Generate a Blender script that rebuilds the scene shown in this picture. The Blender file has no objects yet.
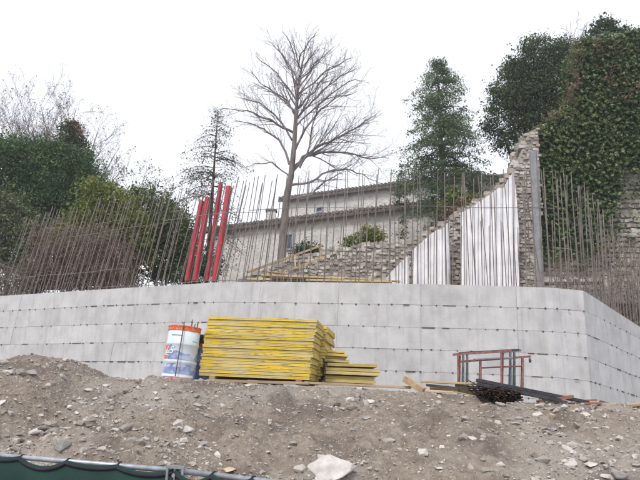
import bpy, math, random
import numpy as np
from mathutils import Vector, Matrix, noise

random.seed(7); rng = np.random.default_rng(11)
R = math.radians
scene = bpy.context.scene
col = scene.collection

# ------------------------------------------------------------------ camera
EYE = Vector((0, 0, 2.2)); PITCH = 14.0; ROLL = 1.0; F = 620.0
cam = bpy.data.cameras.new("camera"); cam_o = bpy.data.objects.new("camera", cam); col.objects.link(cam_o)
cam.sensor_width = 36; cam.lens = 36 * F / 640; cam.clip_start = .05; cam.clip_end = 2000
ROT = Matrix.Rotation(R(90 + PITCH), 3, 'X') @ Matrix.Rotation(R(ROLL), 3, 'Z')
cam_o.matrix_world = Matrix.Translation(EYE) @ ROT.to_4x4()
scene.camera = cam_o

# ------------------------------------------------------------------ sky, sun, exposure
SUN_EL, SUN_AZ = 52, 205
w = bpy.data.worlds.new("World"); scene.world = w; w.use_nodes = True
nt = w.node_tree; nt.nodes.clear()
out = nt.nodes.new('ShaderNodeOutputWorld'); add = nt.nodes.new('ShaderNodeAddShader')
b1 = nt.nodes.new('ShaderNodeBackground'); b2 = nt.nodes.new('ShaderNodeBackground')
sky = nt.nodes.new('ShaderNodeTexSky'); sky.sky_type = 'NISHITA'; sky.sun_disc = False
sky.sun_elevation = R(SUN_EL); sky.sun_rotation = R(SUN_AZ); sky.dust_density = 4; sky.air_density = 1
b1.inputs[1].default_value = .05
nt.links.new(sky.outputs[0], b1.inputs[0])
# even cloud layer, with faint large clouds
tc = nt.nodes.new('ShaderNodeTexCoord'); nz = nt.nodes.new('ShaderNodeTexNoise'); nz.inputs['Scale'].default_value = 1.6
nz.inputs['Detail'].default_value = 4
rp = nt.nodes.new('ShaderNodeValToRGB'); rp.color_ramp.elements[0].position = .3; rp.color_ramp.elements[1].position = .7
rp.color_ramp.elements[0].color = (.88, .885, .935, 1); rp.color_ramp.elements[1].color = (.985, .98, 1.0, 1)
nt.links.new(tc.outputs['Generated'], nz.inputs['Vector']); nt.links.new(nz.outputs['Fac'], rp.inputs[0])
nt.links.new(rp.outputs[0], b2.inputs[0]); b2.inputs[1].default_value = .76
nt.links.new(b1.outputs[0], add.inputs[0]); nt.links.new(b2.outputs[0], add.inputs[1]); nt.links.new(add.outputs[0], out.inputs[0])
sl = bpy.data.lights.new("sun", 'SUN'); sl.energy = 1.45; sl.angle = R(12); sl.color = (1, .96, .9)
so = bpy.data.objects.new("sun", sl); col.objects.link(so)
az = R(SUN_AZ); sd = Vector((math.sin(az) * math.cos(R(SUN_EL)), math.cos(az) * math.cos(R(SUN_EL)), math.sin(R(SUN_EL))))
so.rotation_euler = (-sd).to_track_quat('-Z', 'Y').to_euler(); so.location = (0, 0, 40)
vs = scene.view_settings; vs.view_transform = 'Standard'; vs.look = 'None'; vs.gamma = 1; vs.exposure = .46

# ------------------------------------------------------------------ helpers
def at(px, py, Y):
    d = ROT @ Vector(((px - 320) / F, -(py - 240) / F, -1))
    return EYE + d * (Y / d.y)

def shifted(t, sock, on):
    if not on: return sock
    oi = t.nodes.new('ShaderNodeObjectInfo'); ml = t.nodes.new('ShaderNodeMath'); ml.operation = 'MULTIPLY'; ml.inputs[1].default_value = 37.0
    t.links.new(oi.outputs['Random'], ml.inputs[0]); va = t.nodes.new('ShaderNodeVectorMath'); va.operation = 'ADD'
    t.links.new(sock, va.inputs[0]); t.links.new(ml.outputs[0], va.inputs[1]); return va.outputs[0]

def mat(name, c1, c2, scale=4, detail=6, rough=.85, bump=0, bscale=None, stretch=(1, 1, 1), coord='Object', lo=.35, hi=.65,
        spec=.3, metal=0, rnd=0, extra=None, dist=0):
    m = bpy.data.materials.new(name); m.use_nodes = True; t = m.node_tree; p = t.nodes['Principled BSDF']
    p.inputs['Roughness'].default_value = rough; p.inputs['Specular IOR Level'].default_value = spec
    p.inputs['Metallic'].default_value = metal
    tc = t.nodes.new('ShaderNodeTexCoord'); mp = t.nodes.new('ShaderNodeMapping'); mp.inputs['Scale'].default_value = stretch
    t.links.new(tc.outputs[coord], mp.inputs[0])
    n = t.nodes.new('ShaderNodeTexNoise'); n.inputs['Scale'].default_value = scale; n.inputs['Detail'].default_value = detail
    n.inputs['Distortion'].default_value = dist; n.inputs['Roughness'].default_value = .6
    t.links.new(shifted(t, mp.outputs[0], rnd), n.inputs['Vector'])
    r = t.nodes.new('ShaderNodeValToRGB'); r.color_ramp.elements[0].position = lo; r.color_ramp.elements[1].position = hi
    r.color_ramp.elements[0].color = (*c1, 1); r.color_ramp.elements[1].color = (*c2, 1)
    t.links.new(n.outputs['Fac'], r.inputs[0]); c = r.outputs[0]
    if rnd:
        oi = t.nodes.new('ShaderNodeObjectInfo'); mr = t.nodes.new('ShaderNodeMapRange')
        mr.inputs[3].default_value = 1 - rnd; mr.inputs[4].default_value = 1 + rnd
        t.links.new(oi.outputs['Random'], mr.inputs[0])
        hs = t.nodes.new('ShaderNodeHueSaturation'); t.links.new(mr.outputs[0], hs.inputs['Value']); t.links.new(c, hs.inputs['Color'])
        c = hs.outputs[0]
    if extra: c = extra(t, mp, c, p)
    t.links.new(c, p.inputs['Base Color'])
    if bump:
        n2 = t.nodes.new('ShaderNodeTexNoise'); n2.inputs['Scale'].default_value = bscale or scale * 5; n2.inputs['Detail'].default_value = 8
        t.links.new(mp.outputs[0], n2.inputs['Vector'])
        b = t.nodes.new('ShaderNodeBump'); b.inputs['Strength'].default_value = 1; b.inputs['Distance'].default_value = bump
        t.links.new(n2.outputs['Fac'], b.inputs['Height']); t.links.new(b.outputs[0], p.inputs['Normal'])
    return m

def noise_mix(scale, lo, hi, colour, stretch=None, detail=6, amount=1.0, mode='MIX', shift=False):
    """adds a second stain layer on top of the base colour"""
    def f(t, mp, c, p):
        tc = t.nodes.new('ShaderNodeTexCoord'); m2 = t.nodes.new('ShaderNodeMapping')
        m2.inputs['Scale'].default_value = stretch or (1, 1, 1); m2.inputs['Location'].default_value = (3.1, 7.7, 1.3)
        t.links.new(tc.outputs['Object'], m2.inputs[0])
        n = t.nodes.new('ShaderNodeTexNoise'); n.inputs['Scale'].default_value = scale; n.inputs['Detail'].default_value = detail
        t.links.new(shifted(t, m2.outputs[0], shift), n.inputs['Vector'])
        mr = t.nodes.new('ShaderNodeMapRange'); mr.inputs[1].default_value = lo; mr.inputs[2].default_value = hi; mr.inputs[4].default_value = amount
        t.links.new(n.outputs['Fac'], mr.inputs[0])
        mx = t.nodes.new('ShaderNodeMix'); mx.data_type = 'RGBA'; mx.blend_type = mode
        t.links.new(mr.outputs[0], mx.inputs[0]); t.links.new(c, mx.inputs[6]); mx.inputs[7].default_value = (*colour, 1)
        return mx.outputs[2]
    return f
def chain(*fs):
    def f(t, mp, c, p):
        for g in fs: c = g(t, mp, c, p)
        return c
    return f

def leafmat(name, cols, trans=.25, rough=.6):
    """each leaf takes one of the plant's own colours"""
    m = bpy.data.materials.new(name); m.use_nodes = True; t = m.node_tree; p = t.nodes['Principled BSDF']
    g = t.nodes.new('ShaderNodeNewGeometry'); r = t.nodes.new('ShaderNodeValToRGB')
    els = r.color_ramp.elements
    while len(els) < len(cols): els.new(.5)
    for i, c in enumerate(cols): els[i].position = i / max(1, len(cols) - 1); els[i].color = (c[0] * 1.25, c[1] * 1.18, c[2] * 1.12, 1)  # plant colours lightened evenly to imitate a veil over the foliage
    tc = t.nodes.new('ShaderNodeTexCoord'); n = t.nodes.new('ShaderNodeTexNoise'); n.inputs['Scale'].default_value = .9
    n.inputs['Detail'].default_value = 3
    t.links.new(tc.outputs['Object'], n.inputs['Vector'])
    ma = t.nodes.new('ShaderNodeMath'); ma.operation = 'MULTIPLY_ADD'; ma.inputs[1].default_value = 1.6; ma.inputs[2].default_value = -.8
    t.links.new(n.outputs['Fac'], ma.inputs[0])
    ad = t.nodes.new('ShaderNodeMath'); ad.operation = 'ADD'; ad.use_clamp = True
    t.links.new(g.outputs['Random Per Island'], ad.inputs[0]); t.links.new(ma.outputs[0], ad.inputs[1])
    t.links.new(ad.outputs[0], r.inputs[0]); t.links.new(r.outputs[0], p.inputs['Base Color'])
    p.inputs['Roughness'].default_value = rough; p.inputs['Specular IOR Level'].default_value = .25
    tr = t.nodes.new('ShaderNodeBsdfTranslucent'); mx = t.nodes.new('ShaderNodeMixShader'); mx.inputs[0].default_value = trans
    t.links.new(r.outputs[0], tr.inputs[0]); t.links.new(p.outputs[0], mx.inputs[1]); t.links.new(tr.outputs[0], mx.inputs[2])
    t.links.new(mx.outputs[0], t.nodes['Material Output'].inputs[0])
    return m

def tag(o, label=None, cat=None, group=None, kind=None):
    if label: o['label'] = label
    if cat: o['category'] = cat
    if group: o['group'] = group
    if kind: o['kind'] = kind
    return o

def empty(name, loc, label, cat, group=None):
    o = bpy.data.objects.new(name, None); col.objects.link(o); o.location = loc; o.empty_display_size = .1
    return tag(o, label, cat, group)

ORI = {}
def world_origin(o): return ORI.get(o.name, o.location.copy())
def link_mesh(name, me, m, parent=None, loc=None, rot=None):
    o = bpy.data.objects.new(name, me); col.objects.link(o)
    if m is not None and len(me.materials) == 0: me.materials.append(m)
    if loc is not None: o.location = loc
    if rot is not None: o.rotation_euler = rot
    if parent: o.parent = parent
    return o

def np_obj(name, V, Fc, m, parent=None, smooth=False, origin=None):
    """V (N,3) world coordinates, Fc (M,k) faces of equal size; the object's origin goes to its own base"""
    V = np.asarray(V, dtype=np.float64)
    if origin is None:
        mn, mx = V.min(0), V.max(0); origin = Vector(((mn[0] + mx[0]) / 2, (mn[1] + mx[1]) / 2, mn[2]))
    me = bpy.data.meshes.new(name); L = V - np.array(origin)
    Fc = np.asarray(Fc, dtype=np.int32); k = Fc.shape[1]
    me.vertices.add(len(L)); me.vertices.foreach_set('co', L.astype(np.float32).ravel())
    me.loops.add(Fc.size); me.loops.foreach_set('vertex_index', Fc.ravel())
    me.polygons.add(len(Fc)); me.polygons.foreach_set('loop_start', np.arange(0, Fc.size, k, dtype=np.int32))
    me.polygons.foreach_set('loop_total', np.full(len(Fc), k, dtype=np.int32))
    me.polygons.foreach_set('use_smooth', np.full(len(Fc), bool(smooth)))
    me.update(calc_edges=True)
    pw = world_origin(parent) if parent else Vector((0, 0, 0))
    o = link_mesh(name, me, m, parent, Vector(origin) - pw); ORI[o.name] = Vector(origin)
    return o

class MB:
    def __init__(s): s.v = []; s.f = []
    def add(s, vs, fs):
        k = len(s.v); s.v += [tuple(v) for v in vs]; s.f += [tuple(i + k for i in f) for f in fs]; return s
    def hexa(s, b, t):      # bottom quad, top quad (counter-clockwise seen from above)
        return s.add(list(b) + list(t), [(3, 2, 1, 0), (4, 5, 6, 7), (0, 1, 5, 4), (1, 2, 6, 5), (2, 3, 7, 6), (3, 0, 4, 7)])
    def box(s, c, size, M=None):
        M = M or Matrix.Identity(3); c = Vector(c); x, y, z = [a / 2 for a in size]
        P = [c + M @ Vector(q) for q in ((-x, -y, -z), (x, -y, -z), (x, y, -z), (-x, y, -z), (-x, -y, z), (x, -y, z), (x, y, z), (-x, y, z))]
        return s.hexa(P[:4], P[4:])
    def beam(s, a, b, wd, th, up=Vector((0, 0, 1))):
        a = Vector(a); b = Vector(b); d = (b - a); L = d.length; d.normalize(); sx = d.cross(up).normalized(); u = sx.cross(d)
        M = Matrix((d, sx, u)).transposed(); return s.box((a + b) / 2, (L, wd, th), M)
    def tube(s, pts, rad, n=6, cap=True):
        pts = [Vector(p) for p in pts]; m = len(pts)
        if not hasattr(rad, '__len__'): rad = [rad] * m
        k = len(s.v); ref = None
        for i, p in enumerate(pts):
            d = (pts[min(i + 1, m - 1)] - pts[max(i - 1, 0)]).normalized()
            if ref is None:
                ref = d.orthogonal().normalized()
            ref = (ref - d * ref.dot(d)); ref = ref.normalized() if ref.length > 1e-6 else d.orthogonal().normalized()
            q = d.cross(ref)
            for j in range(n):
                a = 2 * math.pi * j / n; s.v.append(tuple(p + (ref * math.cos(a) + q * math.sin(a)) * rad[i]))
        for i in range(m - 1):
            for j in range(n):
                j2 = (j + 1) % n; s.f.append((k + i * n + j, k + i * n + j2, k + (i + 1) * n + j2, k + (i + 1) * n + j))
        if cap:
            s.f.append(tuple(k + j for j in reversed(range(n)))); s.f.append(tuple(k + (m - 1) * n + j for j in range(n)))
        return s
    def lathe(s, prof, n=24, c=(0, 0, 0), M=None):
        M = M or Matrix.Identity(3); c = Vector(c); k = len(s.v)
        for r, z in prof:
            for j in range(n):
                a = 2 * math.pi * j / n; s.v.append(tuple(c + M @ Vector((r * math.cos(a), r * math.sin(a), z))))
        for i in range(len(prof) - 1):
            for j in range(n):
                j2 = (j + 1) % n; s.f.append((k + i * n + j, k + i * n + j2, k + (i + 1) * n + j2, k + (i + 1) * n + j))
        return s
    def build(s, name, m, parent=None, smooth=False, origin=None, bevel=0):
        if origin is None:
            V = np.array(s.v); mn, mx = V.min(0), V.max(0); origin = Vector(((mn[0] + mx[0]) / 2, (mn[1] + mx[1]) / 2, mn[2]))
        origin = Vector(origin)
        me = bpy.data.meshes.new(name); me.from_pydata([tuple(Vector(v) - origin) for v in s.v], [], s.f)
        if smooth: me.polygons.foreach_set('use_smooth', [True] * len(me.polygons))
        me.update()
        pw = world_origin(parent) if parent else Vector((0, 0, 0))
        o = link_mesh(name, me, m, parent, origin - pw); ORI[o.name] = origin
        if bevel:
            b = o.modifiers.new('bevel', 'BEVEL'); b.width = bevel; b.segments = 2; b.limit_method = 'ANGLE'
        return o

def copy_thing(o, loc, rot=None, label=None):
    c = o.copy(); col.objects.link(c); c.location = loc
    if rot is not None: c.rotation_euler = rot
    if label: c['label'] = label
    for ch in o.children:
        d = ch.copy(); col.objects.link(d); d.parent = c
        for g in ch.children:
            e = g.copy(); col.objects.link(e); e.parent = d
    return c

def interp(tab, x, i=1):
    return float(np.interp(x, [t[0] for t in tab], [t[i] for t in tab]))

# ------------------------------------------------------------------ materials
def conc_extra(t, mp, c, p):
    c = noise_mix(1.1, .44, .72, (.33, .332, .337), (1, 1, .3), 9, .6, shift=True)(t, mp, c, p)     # weeping streaks
    c = noise_mix(9, .5, .72, (.30, .29, .28), (1, 1, .12), 5, .45)(t, mp, c, p)
    c = noise_mix(2.6, .44, .70, (.58, .585, .60), (1, 1, .8), 10, .5, shift=True)(t, mp, c, p)
    return c
M = {}
M['concrete'] = mat('cast concrete', (.43, .437, .45), (.51, .516, .53), 3.5, 9, .9, .005, 34, coord='Object', rnd=.05, extra=conc_extra)
M['joint'] = mat('concrete joint', (.36, .355, .35), (.48, .475, .47), 6, 4, .95)
M['tie'] = mat('rusty tie stub and gap shade', (.06, .045, .04), (.14, .12, .11), 20, 3, .9)
M['rebar'] = mat('rusty rebar', (.125, .105, .095), (.23, .205, .195), 3, 4, .85, rnd=.18)
M['red'] = mat('red enamel', (.30, .016, .03), (.40, .026, .048), 2.5, 6, .45, spec=.5, rnd=.1,
               extra=noise_mix(16, .62, .7, (.36, .2, .2), (1, 1, .2), 6, .7))
M['grey_steel'] = mat('grey steel', (.20, .205, .22), (.31, .315, .33), 5, 5, .55, metal=.2, spec=.5)
M['galv'] = mat('galvanised tube', (.24, .26, .29), (.38, .40, .44), 14, 5, .42, metal=.55, spec=.5, bump=.001)
M['sheet'] = mat('white sheeting', (.62, .63, .66), (.80, .80, .83), 2, 5, .7, extra=noise_mix(3, .5, .75, (.5, .5, .5), (1, 1, .5), 7, .4))
M['stone'] = mat('rubble limestone', (.27, .245, .22), (.50, .465, .43), 3, 6, .95, .01, 18)
M['rock'] = mat('pale limestone rock', (.34, .315, .29), (.60, .58, .56), 5, 7, .95, .012, 16)
M['rock_grey'] = mat('grey rock', (.20, .19, .18), (.36, .345, .33), 5, 7, .95, .012, 16)
M['rock_yellow'] = mat('ochre rock', (.38, .31, .21), (.54, .46, .34), 5, 7, .95, .012, 16)
M['mortar'] = mat('old mortar', (.22, .20, .18), (.36, .335, .31), 2.2, 8, .95, .03, 8)
M['old_wall'] = mat('weathered ruin masonry', (.12, .11, .10), (.27, .255, .235), 1.2, 9, .95, .05, 5)
M['house_wall'] = mat('pale house masonry', (.44, .43, .415), (.62, .61, .60), 1.4, 9, .95, .03, 6,
                      extra=noise_mix(7, .48, .6, (.28, .26, .24), (1, 1, 2.2), 5, .5))
M['tile'] = mat('dark roof tile', (.10, .092, .09), (.19, .17, .16), 3, 5, .9)
M['eave'] = mat('weathered eave board', (.07, .06, .055), (.13, .11, .10), 3, 5, .9)
M['glass'] = mat('window glass', (.05, .06, .08), (.09, .10, .13), 2, 2, .15, spec=.6)
M['frame'] = mat('window frame', (.22, .25, .30), (.3, .33, .38), 4, 3, .6)
def yellow_extra(t, mp, c, p):
    c = noise_mix(5, .46, .60, (.46, .39, .21), (.5, 1, 9), 8, .85, shift=True)(t, mp, c, p)       # paint worn to wood
    c = noise_mix(22, .56, .64, (.13, .11, .07), (.3, 1, 3), 6, .75, shift=True)(t, mp, c, p)      # scuffs
    c = noise_mix(2.4, .48, .58, (.50, .45, .30), (.6, 1, 3), 5, .55, shift=True)(t, mp, c, p)
    return c
M['yellow'] = mat('yellow board paint', (.60, .42, .015), (.72, .53, .035), 3, 5, .6, stretch=(.5, 1, 4), rnd=.13, extra=yellow_extra)
M['ply'] = mat('worn ply core', (.34, .27, .12), (.50, .41, .19), 30, 4, .9, stretch=(.1, 1, 3), rnd=.2)
M['yellow_old'] = mat('faded yellow paint', (.36, .27, .06), (.50, .42, .20), 6, 6, .8, stretch=(.4, 1, 4), rnd=.2, extra=noise_mix(9, .5, .65, (.25, .21, .15), (.3, 1, 3), 6, .8))
M['wood'] = mat('raw sawn timber', (.30, .215, .14), (.46, .35, .23), 7, 6, .85, stretch=(.25, 2, 2), rnd=.15, bump=.002, bscale=30)
M['wood_light'] = mat('pale plank', (.44, .34, .20), (.62, .50, .31), 7, 6, .85, stretch=(.25, 2, 2), rnd=.12)
M['wood_dark'] = mat('dark wet timber', (.055, .042, .035), (.14, .105, .08), 7, 6, .85, stretch=(.25, 2, 2), rnd=.2)
M['wood_red'] = mat('red brown timber', (.20, .09, .06), (.34, .18, .13), 7, 6, .85, stretch=(.25, 2, 2), rnd=.2)
M['black'] = mat('black steel', (.018, .018, .024), (.05, .048, .055), 8, 5, .55, spec=.5)  # also on the plates painted in as putlog hole shade
M['rust_dark'] = mat('dark rust', (.022, .013, .011), (.075, .038, .028), 14, 5, .9)
M['pink_steel'] = mat('faded red tube paint', (.17, .06, .06), (.29, .145, .14), 12, 6, .6, rnd=.15)
M['teal_steel'] = mat('blue green tube paint', (.07, .105, .12), (.16, .20, .22), 12, 6, .6, rnd=.15)
M['drum'] = mat('drum enamel', (.50, .57, .62), (.60, .67, .70), 4, 5, .35, spec=.5)
M['drum_band'] = mat('orange red rim', (.58, .10, .035), (.72, .17, .06), 12, 5, .5, extra=noise_mix(30, .58, .66, (.6, .5, .4), None, 4, .6))
M['drum_blue'] = mat('blue drum print', (.13, .17, .40), (.34, .42, .60), 5, 6, .4, extra=noise_mix(7, .5, .62, (.50, .56, .64), (1, 1, 1.6), 5, .8))
M['ink_blue'] = mat('blue ink', (.16, .22, .42), (.24, .3, .5), 9, 3, .5)
M['ink_red'] = mat('red ink', (.65, .12, .06), (.7, .2, .1), 9, 3, .5)
M['white_ink'] = mat('white ink', (.75, .76, .8), (.8, .8, .85), 9, 3, .5)
M['bark'] = mat('grey bark', (.10, .09, .085), (.20, .18, .17), 7, 7, .95, .015, 20, stretch=(1, 1, .3))
M['bark_twig'] = mat('twig bark', (.15, .13, .132), (.25, .225, .23), 3, 4, .95)
M['bark_dark'] = mat('dark bark', (.05, .042, .038), (.11, .095, .085), 7, 7, .95, .015, 20, stretch=(1, 1, .3))
M['net'] = mat('dark green shade net', (.006, .028, .024), (.010, .045, .036), 2, 5, .8, stretch=(1, 1, .4), bump=.004, bscale=70)
M['net_border'] = mat('black net border', (.010, .008, .016), (.022, .018, .03), 8, 4, .7)
def dirt_extra(t, mp, c, p):
    c = noise_mix(.55, .5, .64, (.31, .285, .255), None, 8, .65)(t, mp, c, p)          # pale dry dust
    c = noise_mix(1.3, .50, .62, (.105, .083, .07), None, 9, .7)(t, mp, c, p)         # darker earth
    c = noise_mix(30, .60, .68, (.42, .40, .375), None, 4, .5)(t, mp, c, p)             # chips
    return c
M['dirt'] = mat('dug earth', (.165, .135, .108), (.27, .23, .192), 9, 10, .98, .05, 22, extra=dirt_extra)
M['gravel'] = mat('gravel stone', (.26, .24, .22), (.50, .48, .46), 2.6, 5, .95, .006, 40)
def _gr(t, mp, c, p):
    g = t.nodes.new('ShaderNodeNewGeometry'); r = t.nodes.new('ShaderNodeValToRGB')
    e = r.color_ramp.elements; e[0].color = (.17, .15, .13, 1); e[1].color = (.60, .575, .545, 1); e.new(.6).color = (.35, .315, .28, 1)
    t.links.new(g.outputs['Random Per Island'], r.inputs[0])
    mx = t.nodes.new('ShaderNodeMix'); mx.data_type = 'RGBA'; mx.inputs[0].default_value = .65
    t.links.new(c, mx.inputs[6]); t.links.new(r.outputs[0], mx.inputs[7]); return mx.outputs[2]
M['gravel'] = mat('loose stones', (.24, .22, .20), (.46, .44, .42), 4, 5, .95, .006, 40, extra=_gr)
M['wall_stone'] = mat('ruin stones', (.25, .225, .20), (.48, .45, .42), 3, 5, .95, .01, 20, extra=_gr)
M['ground'] = mat('packed ground', (.20, .19, .175), (.30, .28, .26), 2, 8, .95, .02, 12)
M['terrace'] = mat('terrace soil', (.17, .15, .12), (.27, .25, .21), 2, 8, .95, .02, 12)

# ------------------------------------------------------------------ retaining wall curve (plan and lift heights)
#      photo column, depth, top, then the cast lift lines
WT = [(-420, 27.0, 318, 330, 342, 355, 367, 380, 391), (-80, 21.5, 301, 315.5, 331, 347, 362, 377, 391), (0, 19.6, 296, 311.5, 328, 345, 361, 377, 392),
      (100, 17.9, 289.5, 306, 324.5, 343, 361.5, 380, 397), (200, 16.4, 283.5, 302.5, 322, 342, 362, 382, 401), (222, 16.15, 282, 302, 322, 342.5, 363, 383, 403),
      (300, 15.5, 282, 303, 324.5, 346, 367, 388, 409), (400, 15.0, 283.5, 304.5, 327, 349, 371, 393, 414),
      (500, 14.85, 286, 307, 329.5, 352, 375, 397, 418), (560, 14.75, 288, 309, 332, 355, 378, 400, 422), (582, 14.9, 290, 311, 334, 357.5, 381, 403, 425),
      (592, 15.25, 296, 315, 338, 361, 384, 405, 426), (640, 17.2, 327, 339.5, 360, 380, 399.5, 418, 437), (700, 20.0, 352, 362, 380, 397, 414, 430, 446), (900, 32, 392, 398, 408, 418, 428, 438, 448)]
S = [0.0]
_tops = [at(t[0], t[2], t[1]) for t in WT]
for i in range(1, len(WT)):
    a, b = _tops[i - 1], _tops[i]; S.append(S[-1] + math.hypot(b.x - a.x, b.y - a.y))
LN = len(WT[0]) - 2
XS = [p.x for p in _tops]; YS = [p.y for p in _tops]
ZS = [[at(t[0], t[2 + k], t[1]).z for t in WT] for k in range(LN)]
def lean_at(s):  return float(np.interp(s, [S[0], S[2], S[4], S[6], S[7], S[-1]], [.17, .17, .14, .05, .02, .0]))
def wxy(s): return Vector((np.interp(s, S, XS), np.interp(s, S, YS), 0))
def wnorm(s):
    a, b = wxy(s - .05), wxy(s + .05); d = (b - a).normalized(); return Vector((d.y, -d.x, 0))
def wz(s, k): return float(np.interp(s, S, ZS[k]))
def W(s, k, off=0.0):
    zt = wz(s, 0); z = wz(s, k); s2 = s + lean_at(s) * (z - zt)
    p = wxy(s2) + wnorm(s2) * off; return Vector((p.x, p.y, z))
def s_of_px(px): return float(np.interp(px, [t[0] for t in WT], S))

# ------------------------------------------------------------------ ground sheets
g = MB(); n = 24
g.add([(-300, -150, 0), (300, -150, 0), (300, 450, 0), (-300, 450, 0)], [(0, 1, 2, 3)])
tag(g.build('ground', M['ground'], origin=(0, 0, 0)), kind='structure')

CR = [(-200, 366, 9.0), (-60, 361, 8.8), (0, 361, 8.8), (18, 358, 8.8), (42, 357, 8.9), (66, 361, 9.0), (84, 370, 9.2), (102, 378, 9.5), (130, 383, 9.9), (160, 379, 10.1), (200, 382, 10.2), (300, 387, 10.2),
      (400, 391, 10.1), (450, 394.5, 10.1), (500, 403.5, 10.1), (560, 406, 10.3), (600, 407, 10.5), (640, 406, 10.7), (760, 412, 10.7)]
_cp = [at(*c) for c in CR]; CX = [p.x for p in _cp]; CY = [p.y for p in _cp]; CZ = [p.z for p in _cp]
def H0(x, y):
    yc = float(np.interp(x, CX, CY)); zc = float(np.interp(x, CX, CZ))
    if y <= yc:
        y0 = 4.4; z0 = .95
        t = max(0, (y - y0) / (yc - y0))
        if y < y0: return max(-.05, z0 - (y0 - y) * 1.0)
        f = 1 - (1 - t) ** 1.25
        return z0 + (zc - z0) * f
    pl = 2.36 - .03 * max(0, x)
    t = min(1, (y - yc) / 1.6)
    return zc + (min(pl, zc) - .02 - zc) * (t * t * (3 - 2 * t))
def Hn(x, y):
    v = Vector((x * .55, y * .55, 3.3)); a = noise.fractal(v, 1, 2.1, 4)
    b = noise.fractal(Vector((x * 2.6, y * 2.6, 9.1)), .9, 2.1, 5)
    yc = float(np.interp(x, CX, CY)); e = min(1, abs(y - yc) / 1.0) * .9 + .1
    fl = 1.0 if y < yc else max(.25, 1 - (y - yc) * .8)
    c = abs(noise.noise(Vector((x * 1.3, y * 1.3, 4.4)))); f_ = noise.fractal(Vector((x * 7.5, y * 7.5, 2.2)), .8, 2.1, 3); return (a * .19 * e + b * .10 * (.35 + .65 * e) + (c - .2) * .16 * e + f_ * .022) * fl
def H(x, y): return H0(x, y) + Hn(x, y)
xs = np.arange(-13.0, 13.0, .06); ys = np.concatenate([np.arange(2.6, 11.2, .05), np.arange(11.2, 15.6, .14), np.arange(15.6, 24, .5)])
GV = np.array([[x, y, H(x, y)] for y in ys for x in xs]); nx = len(xs)
ii = np.arange(len(ys) - 1)[:, None] * nx + np.arange(nx - 1)[None, :]
GF = np.stack([ii, ii + 1, ii + nx + 1, ii + nx], -1).reshape(-1, 4)
# keep the mound in front of the wall
tag(np_obj('dirt_mound', GV, GF, M['dirt'], smooth=True, origin=(0, 8, 0)), kind='structure')

# ------------------------------------------------------------------ terrace behind the wall
tv = []; tf = []
ss = np.linspace(S[0], S[-1], 90)
for s in ss:
    p = wxy(s) - wnorm(s) * .25; z = wz(s, 0) - .06
    tv.append((p.x, p.y, z)); tv.append((p.x * 1.0, max(p.y + 3, 24), 4.9 if p.x < 8 else z)); tv.append((p.x * 3, 120, 4.9 if p.x < 8 else z)); 
for i in range(len(ss) - 1):
    a = i * 3
    for k in range(2): tf.append((a + k, a + 3 + k, a + 4 + k, a + k + 1))
tag(np_obj('terrace_ground', np.array(tv), np.array(tf), M['terrace'], origin=(0, 20, 4.9)), kind='structure')

# ------------------------------------------------------------------ retaining wall
wall = empty('retaining_wall', (0, 15.4, 2.3), 'long curved board marked concrete retaining wall bristling with rebar above the dirt mound', 'wall')
b = MB(); stn = list(np.linspace(S[0], s_of_px(580), 40)) + list(np.linspace(s_of_px(583), s_of_px(592), 4)) + list(np.linspace(s_of_px(600), S[-1], 12))
for k in range(len(stn) - 1):
    s0, s1 = stn[k], stn[k + 1]
    def sec(s):
        f = W(s, 0, -.045); q = f - wnorm(s) * .42; bf = W(s, LN - 1, -.045); bq = bf - wnorm(s) * .42; return f, q, bf, bq
    f0, q0, bf0, bq0 = sec(s0); f1, q1, bf1, bq1 = sec(s1)
    f0.z -= .004; f1.z -= .004
    b.add([bf0, bf1, bq1, bq0, f0, f1, q1, q0], [(3, 2, 1, 0), (4, 5, 6, 7), (0, 1, 5, 4), (2, 3, 7, 6)] + ([(3, 0, 4, 7)] if k == 0 else []) + ([(1, 2, 6, 5)] if k == len(stn) - 2 else []))
b.build('wall_core', M['joint'], wall)
joints = [S[0], s_of_px(-300), s_of_px(-180), s_of_px(-80), s_of_px(24), s_of_px(127), s_of_px(192), s_of_px(262), s_of_px(340), s_of_px(421), s_of_px(516)] + [s_of_px(583), s_of_px(593), s_of_px(640), s_of_px(700), s_of_px(790), S[-1]]
for j in range(len(joints) - 1):
    for k in range(LN - 1):
        b = MB(); s0, s1 = joints[j] + .0025, joints[j + 1] - .0025
        nseg = max(1, int((s1 - s0) / .6)) if j not in (11,) else 3
        pr = random.uniform(-.005, .005); up, dn = -.003 * (k > 0), .003
        for i in range(nseg):
            a0 = s0 + (s1 - s0) * i / nseg; a1 = s0 + (s1 - s0) * (i + 1) / nseg
            def c4(s):
                t = W(s, k, pr); t.z += up; bt = W(s, k + 1, pr); bt.z += dn; t2 = W(s, k, -.05); t2.z += up; b2_ = W(s, k + 1, -.05); b2_.z += dn
                return bt, b2_, t, t2
            A, B_, C, D = c4(a0); A1, B1, C1, D1 = c4(a1)
            fs = [(0, 1, 5, 4), (2, 6, 7, 3) if False else (2, 6, 5, 1) if False else (4, 5, 7, 6), ]
            vs_ = [A, A1, C1, C, B_, B1, D1, D]
            fc = [(0, 1, 2, 3), (5, 4, 7, 6), (3, 2, 6, 7), (1, 0, 4, 5)]
            if i == 0: fc.append((0, 3, 7, 4))
            if i == nseg - 1: fc.append((1, 5, 6, 2))
            b.add(vs_, fc)
        b.build('concrete_panel', M['concrete'], wall)
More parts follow.
